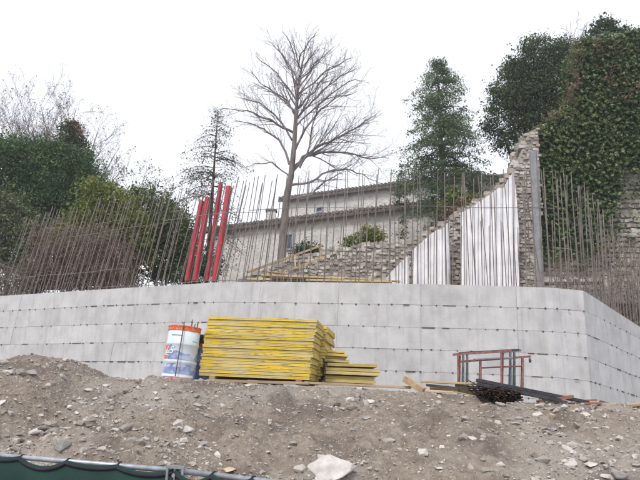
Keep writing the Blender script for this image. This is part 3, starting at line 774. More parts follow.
leafy('broadleaf_tree', 'tree', 'yellow green leafy tree right of the dense dark left tree', [(108, 205, 26, 20), (84, 222, 24, 18), (128, 216, 20, 22), (116, 234, 34, 22), (96, 190, 16, 12), (75, 244, 26, 18), (128, 250, 24, 18), (95, 262, 26, 14)], 22, 24000, .11, L['light'], 290, 108, .1, 4.5)
leafy('hedge_tree', 'tree', 'mid green loose tree between the yellow green tree and the red pipes', [(155, 208, 22, 18), (172, 226, 18, 24), (146, 235, 20, 22), (164, 252, 18, 16), (140, 196, 12, 10), (179, 246, 12, 22), (126, 248, 14, 14), (186, 262, 10, 14), (120, 268, 18, 14), (176, 268, 14, 12), (160, 230, 26, 22), (145, 252, 14, 12), (186, 240, 10, 20), (163, 272, 14, 12), (132, 276, 16, 10), (182, 280, 14, 8), (110, 282, 14, 8)], 23.5, 34000, .10, L['mid'], 292, 158, .09, 4.5)
leafy('dark_bush', 'bush', 'dark bush low behind the feet of the red pipes', [(204, 262, 10, 14), (196, 274, 10, 9), (214, 268, 7, 11), (184, 276, 8, 7)], 20.5, 3500, .09, L['dark'], 292, 202, .05, 4, stem='stem')
twiggy('thin_tree', 'sparse pale twiggy tree with thin leaves above the dense left tree', (60, 260), [(40, 100), (0, 105), (20, 98), (75, 108), (100, 120), (118, 150), (128, 165), (-25, 110), (60, 96)], 30, .12, M['bark_twig'], L['dry'], 6500, .07, rmin=.006, dens=(2.4, 3.2, 4.0))
twiggy('thin_tree', 'small grey twiggy tree with sparse leaves between left tree and sparse conifer', (150, 270), [(135, 170), (120, 175), (150, 180), (165, 185), (178, 195), (105, 165)], 28, .07, M['bark_twig'], L['olive'], 2400, .085, rmin=.007, dens=(1.6, 2.2, 3.0))
# bramble
def bramble(label, x0, x1, y0, y1, Y, n, m, leafm, nl, ls=.07, tw=.008, name='bramble'):
    t = empty(name, at((x0 + x1) / 2, y1, Y), label, 'shrub'); b = MB(); C = []
    for i in range(n):
        a = at(random.uniform(x0, x1), y1, Y + random.uniform(-.8, .8)); e = at(random.uniform(x0, x1), random.uniform(y0, y1 - 5), Y + random.uniform(-.8, .8)); 
        e = a.lerp(e, 1); e.x = a.x + (e.x - a.x) * .45; md = a.lerp(e, .6) + Vector((0, 0, (e.z - a.z) * .25)); P = [a, a.lerp(md, .5), md, md.lerp(e, .5) + Vector((.05, 0, .03)), e]
        b.tube(P, [tw, tw, tw * .8, tw * .7, tw * .5], 3, cap=False)
        for k in range(4):
            p = P[random.randint(1, 4)]; d = Vector((random.gauss(0, .3), random.gauss(0, .3), random.gauss(0, .2))); b.tube([p, p + d * .6 + Vector((0, 0, .04)), p + d], tw * .6, 3, cap=False); C.append((p + d)[:])
        C += [p[:] for p in P[1:]]
    tag(b.build('stems', m, t), kind='stuff'); C = np.array(C); k = rng.integers(0, len(C), nl); leaf_cloud('foliage', C[k] + rng.normal(size=(nl, 3)) * .12, ls, leafm, t); return t
M['stem_brown'] = mat('bramble stem', (.14, .10, .085), (.26, .20, .18), 3, 4, .95)
bramble('brown leafless bramble thicket low behind the left rebar', 20, 136, 226, 290, 20.8, 560, M['stem_brown'], L['brown'], 9500, .075, .008)
bramble('dull green weeds with dry stems at the far left wall top', -20, 50, 262, 298, 20.6, 160, M['stem_brown'], L['olive'], 1800, .07)

# sparse conifer
def conifer(name, label, top, base, Y, wtab, m, nleaf, lsize, barkm, r0, droop=.25, nwh=40, per=6, clump=.13, gaps=.0, squash=.35, group=None):
    t = empty(name, at(base[0], base[1], Y), label, 'tree', group); a, z = at(base[0], base[1], Y), at(top[0], top[1], Y)
    q = MB(); q.tube([a, a.lerp(z, .4), a.lerp(z, .8), z], [r0, r0 * .75, r0 * .3, .01], 7); q.build('trunk', barkm, t, smooth=True)
    b = MB(); C = []
    Hh = base[1] - top[1]
    for i in range(nwh):
        u = (i + (random.random() if clump > .155 or nwh > 34 or nwh < 15 else .25 + .3 * random.random())) / nwh; py = top[1] + Hh * u
        wpx = float(np.interp(py, [w_[0] for w_ in wtab], [w_[1] for w_ in wtab])); 
        if wpx <= 0: continue
        Lb = wpx * Y / F; p = z.lerp(a, u)
        for k in range(per):
            ang = random.uniform(0, 2 * math.pi); l = Lb * random.uniform(.55, 1.12); d = Vector((math.cos(ang), math.sin(ang), 0))
            if random.random() < gaps: continue
            P = []
            for j in range(5):
                v = j / 4; P.append(p + d * l * v + Vector((0, 0, l * (.28 * v - (.28 + droop) * v * v))))
            b.tube(P, [max(.006, .016 * l * (1 - j / 5)) for j in range(5)], 3, cap=False)
            ns = max(3, int(l / .22))
            for j in range(ns):
                v = .25 + .75 * (j + random.random()) / ns; pp = P[0] + d * l * v + Vector((0, 0, l * (.28 * v - (.28 + droop) * v * v)))
                sd_ = Vector((-d.y, d.x, 0)) * random.gauss(0, .22) * l ** .5; C.append((pp + sd_ + Vector((0, 0, -abs(random.gauss(0, .06)))))[:])
    tag(b.build('branches', barkm, t), kind='stuff'); C = np.array(C); k = rng.integers(0, len(C), nleaf)
    leaf_cloud('foliage', C[k] + rng.normal(size=(nleaf, 3)) * np.array([clump, clump, clump * .55]), lsize, m, t, squash, .8); return t
conifer('sparse_conifer', 'thin half bare conifer with a straight stem behind the red pipes', (218, 110), (206, 288), 25, [(110, 2), (122, 9), (135, 24), (155, 36), (185, 40), (215, 42), (245, 42), (262, 28), (280, 8)], L['sparse'], 8500, .085, M['bark_dark'], .10, .35, 34, 5, .16, .2)
conifer('cedar_tree', 'tall dark green conifer with drooping branches right of the bare tree', (437, 61), (446, 262), 26, [(61, 5), (72, 17), (85, 30), (100, 34), (120, 40), (140, 45), (165, 50), (185, 48), (205, 40), (225, 30), (240, 14), (262, 4)], L['cedar'], 46000, .105, M['bark'], .16, .36, 21, 15, .15, .12)
conifer('small_conifer', 'small wispy conifer at the left foot of the tall dark conifer', (402, 165), (399, 205), 27.5, [(165, 1), (180, 6), (200, 8)], L['mid'], 900, .10, M['bark_dark'], .03, .2, 12, 5, .08)

# holm oak
leafy('holm_oak', 'tree', 'broad very dark evergreen tree crown leaning against the ivy covered ruin',
      [(545, 60, 30, 22, 0), (520, 82, 26, 24, .5), (556, 90, 32, 28), (508, 106, 20, 16), (540, 118, 28, 20), (574, 62, 22, 22), (502, 132, 17, 12), (528, 48, 14, 9), (512, 150, 11, 8), (572, 108, 20, 26), (490, 124, 10, 7), (560, 50, 18, 13), (500, 92, 14, 12), (535, 92, 34, 26), (515, 66, 14, 12), (558, 112, 26, 18), (522, 126, 18, 16), (580, 86, 14, 34), (494, 110, 9, 6), (498, 146, 8, 5), (486, 128, 6, 4), (518, 158, 7, 4), (506, 74, 7, 5), (538, 40, 9, 5)],
      26, 62000, .10, L['oak'], 262, 530, .3, 4.5, fill=.5)
leafy('pine_tree', 'tree', 'small dark tree top showing above the ruin at the top right corner', [(606, 25, 10, 7), (600, 34, 17, 7), (618, 33, 14, 6)], 30, 3500, .13, L['dark'], 80, 606, .1, 4)

# ------------------------------------------------------------------ ivy ruin
ir = empty('castle_ruin', at(600, 310, 20), 'tall ruined masonry wall mostly covered with ivy at the right edge', 'ruin')
IP = [(541, 330), (541, 160), (536, 132), (552, 122), (566, 112), (576, 100), (574, 70), (577, 44), (590, 37), (606, 33), (625, 33), (645, 26), (700, 14), (760, 20), (760, 360), (640, 350)]
prism('masonry', IP, 20.0, 1.2, M['old_wall'], ir, -.0)
pts, sz = [], []
y = 36
while y < 345:
    x = 541 + random.uniform(0, 5); rowh = random.uniform(3.6, 5.6)
    while x < 690:
        wd = random.uniform(5, 10)
        if inside(IP, x, y) and noise.noise(Vector((x * .05, y * .05, 2))) > (-.5 if y > 180 or x > 600 else .0):
            p = at(x, y, 19.98); pts.append(p[:]); sz.append(random.uniform(.09, .125))
        x += wd * .8
    y += rowh
scatter('facing_stone', pts, sz, HB, M['wall_stone'], ir, (1.35, .55, .68), rotate=False)
# putlog holes: flat black plates painted in for the shade inside
for px, py in ((607, 265), (632, 241), (560, 265), (583, 268), (541.5, 268)):
    q = MB(); c = at(px, py, 19.87); wv = .12
    q.box(c + Vector((0, 0, wv * 1.2)), (.32, .14, .06)); q.build('hole_lintel', M['old_wall'], ir)
    q = MB(); q.box(c + Vector((0, .0, 0)), (.2, .02, .26)); q.build('putlog_hole_shade', M['black'], ir)
# ledge of a rendered footing
q = MB(); a, e = at(538, 300, 19.3), at(650, 310, 19.3); q.hexa([at(536, 300, 19.2), at(660, 305, 19.2), at(660, 305, 20.0), at(536, 300, 20.0)], [at(536, 277, 19.25), at(660, 279, 19.25), at(660, 279, 20.0), at(536, 277, 20)]); q.build('footing', M['house_wall'], ir)
q = MB(); q.beam(at(536, 284, 19.0), at(600, 283, 19.0), .2, .07); tag(q.build('timber_plank', M['wood_dark']), 'dark plank lying along the footing below the ivy covered ruin', 'plank')
# ivy
C = []; N = []
def ivy_cover(x, y):
    c = 1.0
    if y > 195: c *= max(0, 1 - (y - 195) / 75) * (1.0 if x < 600 else .3)
    if x > 592 and y < 118: c *= .45 + 1.2 * max(0, noise.noise(Vector((x * .05, y * .05, 7))))
    if x > 620 and y > 165: c *= .15
    if x < 585 and y < 120: c *= .7
    return c
tries = 0
while len(C) < 56000 and tries < 420000:
    tries += 1
    x = random.uniform(530, 670); y = random.uniform(26, 280)
    if not inside(IP, x + random.gauss(0, 1.5), y + random.gauss(0, 1.5)): continue
    nz_ = noise.fractal(Vector((x * .11, y * .11, 1)), 1, 2, 3)
    if random.random() > ivy_cover(x, y) * (.85 + .5 * nz_): continue
    cl = noise.noise(Vector((x * .28, y * .28, 4)))
    C.append(at(x, y, 19.85 - .28 * max(0, cl + .35) - abs(random.gauss(0, .07)))[:])
out_ = np.tile(np.array([0, -1.0, .5]), (len(C), 1))
leaf_cloud('ivy', C, .088, L['ivy'], ir, .85, .6, out_, 1.1)
C = blob_points([(556, 118, 16, 6), (574, 100, 6, 16), (568, 108, 10, 6), (540, 132, 8, 8), (576, 55, 5, 16), (590, 42, 12, 5)], 19.8, 2600, 3)
L['grass'] = leafmat('grey dry creeper', [(.08, .10, .05), (.16, .17, .10), (.24, .24, .17)], .25)
leaf_cloud('dry_creeper', C, .10, L['grass'], ir, .4)
C = []
for i in range(5200):
    y = random.uniform(40, 130); xe = float(np.interp(y, [37, 44, 70, 100, 112, 122, 132], [588, 577, 574, 576, 566, 552, 537])); C.append((at(xe + random.gauss(.5, 1.6), y, 19.95) + Vector((0, random.uniform(-.1, 1.3), 0)))[:])
leaf_cloud('side_creeper', C, .12, L['ivy'], ir, .8)
C = blob_points([(572, 84, 5, 22), (580, 60, 6, 14), (600, 50, 16, 9), (625, 92, 18, 12), (610, 75, 12, 8)], 19.7, 2200, 3)
leaf_cloud('dead_creeper', C, .09, L['brown'], ir, .4)
twiggy('bare_shrub', 'tiny leafless shrub on the top corner of the ivy covered ruin', (576, 50), [(570, 22), (580, 20), (588, 24), (562, 28)], 20.6, .012, M['bark_twig'], maxl=2, cat='shrub', rmin=.005)
bramble('hanging bare bramble at the lower right beside the wall end', 596, 660, 236, 318, 18.9, 120, M['stem_brown'], L['mid'], 500, .07, .008)
bramble('thin weeds in front of the footing of the ivy covered ruin', 545, 600, 262, 292, 18.3, 60, M['stem_brown'], L['mid'], 500, .06, .006)

# ------------------------------------------------------------------ stone house
hs = empty('stone_house', at(300, 290, 33), 'long pale stone house with two dark tiled eaves behind the bare tree', 'house')
def facade(name, x0, ya0, Y0, x1, ya1, Y1, bot, thick, m):
    a, b_ = at(x0, ya0, Y0), at(x1, ya1, Y1); d = (b_ - a); d.z = 0; n_ = Vector((d.y, -d.x, 0)).normalized() * -thick
    q = MB(); A, B_ = a.copy(), b_.copy(); A.z = B_.z = bot; q.hexa([A, B_, B_ + n_, A + n_], [a, b_, b_ + n_, a + n_]); q.build(name, m, hs); return a, b_, n_
def eave(a, b_, n_, rise=.5, over=.35, extra=.3):
    d = (b_ - a).normalized(); o = -n_.normalized() * over; A = a - d * extra + o; B_ = b_ + d * extra + o; up = n_ * .9 + Vector((0, 0, rise))
    q = MB(); t = Vector((0, 0, .10)); lo = Vector((0, 0, -.03))
    q.hexa([A + lo, B_ + lo, B_ + up + lo, A + up + lo], [A + t, B_ + t, B_ + up + t, A + up + t]); rf = q.build('roof', M['tile'], hs)
    q = MB(); q.beam(A + Vector((0, 0, -.08)) - o * .06, B_ + Vector((0, 0, -.08)) - o * .06, .05, .10); q.build('eave_board', M['eave'], rf)
    q = MB(); Lg = (B_ - A).length; n = int(Lg / .24)
    for i in range(n):
        p = A.lerp(B_, (i + .5) / n) + Vector((0, 0, .135 + random.uniform(-.012, .012))) + o * .15
        q.tube([p, p + up * .25], [.095, .09], 6)
    tag(q.build('roof_tile', M['tile'], rf), kind='stuff'); return rf
a, b_, n_ = facade('wall', 214, 231.5, 35, 470, 201, 28.5, 4.0, 5, M['house_wall']); rf1 = eave(a, b_, n_, .25)
a2, b2_, n2_ = facade('upper_wall', 285, 201, 39, 478, 176.5, 32.5, 5.5, 6, M['house_wall']); rf2 = eave(a2, b2_, n2_, .25)
# chimney
p = at(271, 222, 37); q = MB(); q.box(p + Vector((0, 0, -.3)), (.55, .5, 1.9)); ch = q.build('chimney', M['house_wall'], rf1)
q = MB(); q.box(p + Vector((0, 0, .72)), (.7, .62, .12)); q.build('chimney_cap', M['tile'], rf1)
def hwin(px, py, wm, hm, a, b_):
    t = (px - 0); d = (b_ - a); d.z = 0; d.normalize(); nn = Vector((d.y, -d.x, 0))
    # intersect with facade plane
    r = at(px, py, 1) - EYE; k = (a - EYE).dot(nn) / r.dot(nn); c = EYE + r * k + nn * .01
    Mx = Matrix((d, -nn, Vector((0, 0, 1)))).transposed()
    q = MB()
    for sx, sz_, w_, h_ in ((0, hm / 2, wm + .16, .08), (0, -hm / 2, wm + .16, .08), (-wm / 2 - .04, 0, .08, hm - .08), (wm / 2 + .04, 0, .08, hm - .08)): q.box(c + Mx @ Vector((sx, -.03, sz_)), (w_, .10, h_), Mx)
    f = q.build('window', M['frame'], hs); q = MB(); q.box(c + Mx @ Vector((0, -.0, 0)), (wm, .03, hm), Mx); q.build('pane', M['glass'], f)
hwin(289, 242, .45, .85, a, b_); hwin(320, 210, .35, .3, a2, b2_); hwin(352, 222, .5, .6, a, b_) if False else None
# stepped stone wall between cedar and ruin
bw = prism('garden_wall', [(466, 260), (468, 196), (472, 181), (490, 176), (512, 172), (530, 172), (530, 260)], 27.5, .6, M['house_wall']); tag(bw, 'grey stone garden wall seen between the tall conifer and the white sheets', 'wall')
leafy('grass_tuft', 'plant', 'dry yellowish grass hanging over the garden wall top', [(486, 178, 12, 4), (500, 180, 10, 5), (474, 186, 6, 5), (512, 180, 6, 6)], 26.8, 1800, .10, L['grass'], 200, 490, .02, 3, stem='stem')

# bushes by the house
leafy('round_bush', 'bush', 'dark rounded bush beside the bare tree trunk below the house', [(307, 248, 13, 7), (303, 254, 12, 7), (314, 254, 8, 6)], 21.5, 2600, .07, L['dark'], 285, 307, .03, 3, stem='stem')
leafy('bright_bush', 'bush', 'bright green leafy bush growing on top of the rubble wall', [(370, 234, 11, 7), (362, 240, 11, 5), (377, 239, 9, 6), (349, 242, 7, 4)], 20.2, 2600, .085, L['light'], 262, 366, .03, 3, stem='stem')
leafy('yellow_sapling', 'sapling', 'yellow green sapling between the tall conifer and the middle white sheet', [(453, 188, 5, 4), (461, 196, 8, 5), (470, 198, 8, 3), (446, 205, 7, 4), (452, 198, 5, 4)], 20.8, 650, .12, L['light'], 240, 455, .02, 3, stem='stem')
leafy('rusty_shrub', 'shrub', 'reddish brown shrub behind the top of the middle white sheet', [(452, 212, 11, 7), (462, 206, 7, 6), (445, 218, 6, 6)], 20.6, 900, .08, L['brown'], 250, 453, .02, 3, stem='stem')
leafy('climber', 'plant', 'thin green climber on the house wall left of the middle white sheet', [(404, 218, 3, 10), (402, 236, 3, 8), (405, 204, 4, 5)], 27.6, 900, .08, L['mid'], 262, 403, .02, 3, stem='stem')

# ------------------------------------------------------------------ red pipes
def pipe(x0, y0, x1, y1, Y, r, label, dark=False):
    a, b_ = at(x0, y0, Y), at(x1, y1, Y + .15); r = r * 1.08; t = empty('red_pipe', a, label, 'pipe', 'red steel pipes standing among the rebar')
    d = (b_ - a); L_ = d.length; d.normalize(); Mx = Matrix.Rotation(0, 3, 'Z'); sx = d.cross(Vector((0, 1, 0))).normalized(); sy = d.cross(sx)
    Mx = Matrix((sx, sy, d)).transposed(); q = MB()
    q.lathe([(r * .86, .0), (r, 0), (r, L_), (r * .86, L_), (r * .86, L_ - .5)], 20, a, Mx); q.build('tube', M['red'], t, smooth=False)
    q = MB(); c = a - Vector((0, 0, 0)); off = Mx @ Vector((r * .93, -r * .5, 0))
    if off.x < 0: off = Mx @ Vector((-r * .93, -r * .5, 0))
    q.beam(a + off + d * .02, b_ + off - d * .02, .025, .03); q.build('bare_seam', M['grey_steel'], t)
    q = MB(); q.lathe([(r * 1.02, L_ * .36), (r * 1.07, L_ * .36), (r * 1.07, L_ * .36 + .035), (r * 1.02, L_ * .36 + .035)], 20, a, Mx); q.build('collar', M['red'], t)
    return t
pipe(186.8, 281, 201.5, 201, 16.9, .066, 'leftmost and shortest red pipe leaning among the rebar')
pipe(194.6, 281, 207.8, 197.5, 16.85, .072, 'second red pipe from the left, slightly taller than the leftmost')
pipe(206.5, 280.5, 220.6, 183, 16.8, .052, 'thin dark red pipe, tallest of the four beside the widest one')
pipe(214.5, 281, 229, 186.5, 16.65, .076, 'rightmost and widest red pipe with a grey strip on its edge')

# ------------------------------------------------------------------ timber on the terrace
def plank(name, a, b_, wd, th, m, label, group=None, cat='plank', up=Vector((0, 0, 1)), bevel=.004):
    q = MB(); q.beam(a, b_, wd, th, up); o = q.build(name, M[m], None, bevel=bevel); return tag(o, label, cat, group)
G1 = 'planks lying on the terrace edge'
plank('plank', at(247, 279.5, 16.7), at(392, 282, 16.1), .22, .05, 'wood_light', 'long pale plank at the wall top, lowest of the terrace timber', G1)
plank('plank', at(262, 275.5, 16.9), at(345, 279, 16.7), .25, .05, 'wood_light', 'pale plank lying over the long one on the wall top', G1)
plank('plank', at(272, 278.5, 16.5), at(306, 279.5, 16.4), .3, .06, 'wood_dark', 'short dark plank under the pale ones on the wall top', G1)
plank('plank', at(268, 271.5, 17), at(288, 274.5, 16.9), .2, .04, 'wood', 'short brown board perched on top of the terrace timber', G1)
plank('plank', at(330, 277, 17), at(400, 281.5, 16.4), .12, .04, 'wood_light', 'thin pale lath at the right end of the terrace timber', G1)
ld = empty('timber_ladder', at(262, 273, 17.6), 'weathered wooden ladder propped on the terrace behind the rebar', 'ladder')
for (x0, y0, x1, y1) in ((247, 272.5, 323, 245), (286, 271.5, 326, 256)):
    q = MB(); q.beam(at(x0, y0, 17.4), at(x1, y1, 17.9), .07, .06); q.build('rail', M['wood'], ld)
for t in (.62, .95):
    a, b_ = at(247, 272.5, 17.4).lerp(at(323, 245, 17.9), t), at(286, 271.5, 17.4).lerp(at(326, 256, 17.9), max(0, (t - .5) * 1.9)); q = MB(); q.beam(a, b_, .04, .04, Vector((1, 0, 0))); q.build('rung', M['wood'], ld)

# ------------------------------------------------------------------ yellow board stack
ORD = ['topmost', 'second', 'third', 'fourth', 'fifth', 'sixth', 'seventh', 'eighth', 'ninth', 'tenth', 'eleventh', 'twelfth', 'thirteenth', 'fourteenth', 'fifteenth', 'sixteenth', 'seventeenth', 'eighteenth', 'nineteenth', 'twentieth']
fl, fr = at(200.5, 375.5, 10.95), at(309, 380.5, 10.95)
ang = R(-7.0); ax = Vector((math.cos(ang), math.sin(ang), 0)); ay = Vector((-math.sin(ang), math.cos(ang), 0))
base = fl.copy(); width = 1.93; nlay = 19; TH = 1.03 / nlay
fall = (fr.z - fl.z) / (fr.x - fl.x)
def board_mesh(wd, dp, th, worn):
    # a shuttering board: yellow faces and painted edge with a recessed ply seam, end battens proud
    q = MB(); e = .0025
    q.box((0, 0, th * .27), (wd, dp, th * .42)); q.box((0, 0, th * .73), (wd, dp, th * .42)); nyf = len(q.f)
    q.box((0, 0, th * .5), (wd - .008, dp - .008, th * .038))
    me = bpy.data.meshes.new('board'); me.from_pydata(q.v, [], q.f); me.update()
    me.materials.append(M[worn]); me.materials.append(M['ply'])
    for i, p in enumerate(me.polygons): p.material_index = 1 if i >= nyf else 0
    return me
bmesh_front = [board_mesh(width, .98, TH, 'yellow') for _ in range(2)]
bmesh_back = board_mesh(width, 1.45, TH, 'yellow')
random.seed(3)
roty = -math.atan(fall)
shift = [.085, .08, .06, .075, .05, .03, .035, .02, .03, .0, -.005, .01, -.02, -.01, -.03, -.03, -.01, -.035, -.03]
for i in range(nlay):
    k = nlay - 1 - i     # 0 = top
    zz = base.z + i * TH
    for row in (0, 1):
        dep = .49 if row == 0 else 1.0 + .73
        c = Vector((base.x, base.y, zz)) + ax * (width / 2 + shift[k] + random.uniform(-.006, .006)) + ay * (dep + random.uniform(-.015, .015) + (.02 if row else 0)); 
        if row: c += ax * (.05 + random.uniform(-.03, .05))
        c.z += (c.x - base.x) * fall
        me = bmesh_front[i % 2] if row == 0 else bmesh_back
        o = link_mesh('shuttering_board', me, None, None, c); o.rotation_euler = (0, roty, ang + random.gauss(0, .004))
        tag(o, ('worn yellow board, %s from the top in the front row of the tall stack' if row == 0 else 'yellow board, %s from the top in the back row of the tall stack') % ORD[k].replace('topmost', 'first'), 'board', 'yellow shuttering boards of the tall stack')
ztop = base.z + nlay * TH
a = Vector((base.x + 1.0, base.y + .3, ztop + .015)); a2_ = at(262, 318.5, 11.25); b2__ = at(288, 316.2, 11.3)
plank('plank', Vector((a2_.x, a2_.y, ztop + fall * 1.0 + .02)), Vector((b2__.x, b2__.y, ztop + fall * 1.5 + .045)), .14, .03, 'wood_red', 'thin red brown board lying on top of the tall yellow stack')
# bearers
for i, (u, lb) in enumerate(((.22, 'left timber bearer under the tall yellow stack'), (1.72, 'right timber bearer with its red end showing under the tall yellow stack'))):
    c = base + ax * u; c.z = base.z + u * fall - .045
    plank('timber_bearer', c - ay * .06, c + ay * 2.4, .10, .085, 'wood_red' if i else 'wood', lb, 'timber bearers under the tall yellow stack', 'bearer')
c = base + ax * .95 + ay * .5; c.z = base.z + .95 * fall - .05
plank('timber_bearer', c, c + ay * 1.9, .10, .085, 'wood_dark', 'middle dark timber bearer under the tall yellow stack', 'timber bearers under the tall yellow stack', 'bearer')
plank('plank', at(208, 380.5, 10.6), at(309, 383.5, 10.55), .2, .045, 'wood', 'brown plank on the ground along the front of the tall yellow stack')
plank('plank', at(305, 382.8, 10.62), at(411, 387.6, 10.5), .2, .04, 'wood', 'long brown plank on the ground in front of the low board pile')

# low pile at the right of the stack
def low(x0, y0, x1, y1, Y, dp, th, lb, m='yellow_old'):
    a, b_ = at(x0, y0, Y), at(x1, y1, Y); d = (b_ - a).normalized(); back = Vector((.13, .99, 0)) * dp / 2
    q = MB(); q.beam(a + back, b_ + back, dp, th); o = q.build('shuttering_board', M[m], None, bevel=.004)
    return tag(o, lb, 'board', 'yellow boards of the low pile')
LG = ['lowest board of the low pile right of the tall stack', 'second lowest board of the low pile, sticking out least', 'middle board of the low pile, its end chipped', 'fourth board up in the low pile beside the tall stack', 'topmost faded board of the low pile']
low(322, 380.3, 372, 382.3, 11.5, .9, .058, LG[0]); low(322, 376.8, 371, 378.8, 11.5, .9, .058, LG[1]); low(322, 372.3, 376, 374.4, 11.45, 1.0, .055, LG[2], 'yellow')
low(322, 368.8, 377, 370.8, 11.45, 1.0, .055, LG[3]); low(324, 364.4, 374, 365.6, 11.5, .9, .055, LG[4])
low(322, 360, 347, 361.5, 12.0, .7, .05, 'short board under the small heap between tall stack and low pile'); low(322, 354, 346, 355.5, 12.0, .6, .05, 'yellow topped short board in the small heap against the tall stack', 'yellow')
low(324, 351, 343, 352, 12.05, .5, .045, 'uppermost short yellow board in the small heap against the tall stack', 'yellow'); low(322, 357, 344, 358.4, 12.05, .6, .05, 'dull short board in the middle of the small heap', 'yellow_old')

# ------------------------------------------------------------------ drum
dr_base = at(178.0, 374.5, 10.9); dr_base.z -= .10
T = Matrix.Rotation(R(3.8), 3, 'Y') @ Matrix.Rotation(R(-2), 3, 'X')
drm = empty('steel_drum', dr_base, 'white and blue steel drum with an orange red rim beside the yellow stack', 'drum')
r = .275; h = .90
prof = [(.0, .0), (r * .97, .0), (r, .02)]
for zc in (.30, .60): prof += [(r, zc - .03), (r + .010, zc - .012), (r + .010, zc + .012), (r, zc + .03)]
prof += [(r, h), (r - .012, h), (r - .012, .02)]
q = MB(); q.lathe(prof, 40, dr_base, T); q.build('barrel', M['drum'], drm, smooth=True)
q = MB(); q.lathe([(r + .002, h - .075), (r + .006, h - .07), (r + .006, h - .01), (r + .012, h - .008), (r + .012, h + .012), (r - .014, h + .012), (r - .014, h - .03)], 40, dr_base, T); q.build('rim', M['drum_band'], drm, smooth=False)
def arc_patch(name, m, z0, z1, a0, a1, off, wave=0, n=28, rr=r):
    q = MB(); vs_ = []
    for i in range(n + 1):
        a = a0 + (a1 - a0) * i / n; zt = z1 + wave * (.6 * noise.noise(Vector((a * 2.2, 1.7, 0))) + .3 * math.sin(a * 3))
        for z in (z0, zt):
            vs_.append(dr_base + T @ Vector(((rr + off) * math.cos(a), (rr + off) * math.sin(a), z)))
    for i in range(n): q.f.append((2 * i, 2 * i + 2, 2 * i + 3, 2 * i + 1))
    q.v = [tuple(v) for v in vs_]; return q.build(name, m, drm, smooth=True)
FC = R(-90) + math.atan2(dr_base.x, dr_base.y) * -1          # the drum's side towards the road
arc_patch('blue_print', M['drum_blue'], .335, .45, FC - R(50), FC + R(85), .003, .16)
arc_patch('blue_print', M['drum_blue'], .035, .265, FC - R(85), FC + R(85), .003, .03)
arc_patch('white_band', M['white_ink'], .05, .09, FC - R(85), FC + R(60), .006)
arc_patch('small_print', M['ink_blue'], .735, .75, FC - R(48), FC - R(4), .003); arc_patch('small_print', M['ink_blue'], .655, .665, FC + R(35), FC + R(60), .003)
arc_patch('logo_mark', M['ink_red'], .50, .57, FC - R(78), FC - R(48), .004); arc_patch('logo_mark', M['ink_blue'], .51, .585, FC - R(52), FC - R(40), .006); arc_patch('logo_mark', M['ink_red'], .345, .40, FC - R(80), FC - R(52), .007)
arc_patch('foot_band', M['drum_band'], .006, .032, FC - R(85), FC + R(85), .004)
def drum_text(txt, z, ang0, size, m, off):
    cu = bpy.data.curves.new('lettering', 'FONT'); cu.body = txt; cu.size = size; cu.shear = .2; to = bpy.data.objects.new('tmp', cu); col.objects.link(to)
    dg = bpy.context.evaluated_depsgraph_get(); me = bpy.data.meshes.new_from_object(to.evaluated_get(dg)); bpy.data.objects.remove(to)
    for v in me.vertices:
        a = ang0 + v.co.x / r; v.co = T @ Vector(((r + off) * math.cos(a), (r + off) * math.sin(a), z + v.co.y))
    o = link_mesh('lettering', me, m, drm, (0, 0, 0)); me.materials.clear(); me.materials.append(m); return o
drum_text('LS', .42, FC - R(66), .19, M['ink_blue'], .008); drum_text('LS', .43, FC - R(64), .17, M['white_ink'], .0095)
# rods in and against the drum
for i, (dx, L_, lx) in enumerate(((.10, 1.02, .10), (.14, 1.04, .02), (.17, 1.0, .12), (.20, 1.03, .05), (.07, .99, .16))):
    a = dr_base + T @ Vector((dx - .03, -.12 + .05 * i, .05)); q = MB(); q.tube([a, a + T @ Vector((lx * .7, 0, L_ - .06 + .02 * (i % 3)))], .008, 6)
    tag(q.build('steel_rod', M['tie']), 'dark steel rod poking out of the open top of the white and blue drum', 'rod', 'rods standing inside the drum')
a = dr_base + Vector((.03, -.345, .06)); e = dr_base + T @ Vector((.04, -.30, .97)); q = MB(); q.tube([a, e], .010, 6)
tag(q.build('steel_rod', M['tie']), 'rusty rod leaning against the outside of the white and blue drum', 'rod')
# second drum, mostly behind
d2 = dr_base + Vector((.40, .42, .03)); dd = empty('steel_drum', d2, 'blue grey drum with a black lid and red band wedged behind the white drum', 'drum')
q = MB(); q.lathe([(0, 0), (.22, 0), (.225, .02), (.225, .36), (.232, .38), (.225, .40), (.225, .62), (.21, .63), (0, .63)], 32, d2); q.build('barrel', M['drum_blue'], dd, smooth=False)
q = MB(); q.lathe([(.228, .56), (.232, .56), (.232, .62), (.228, .62)], 32, d2); q.build('band', M['ink_red'], dd)
q = MB(); q.lathe([(.236, .625), (.236, .70), (.20, .78), (0, .80)], 32, d2); q.build('lid', M['black'], dd)

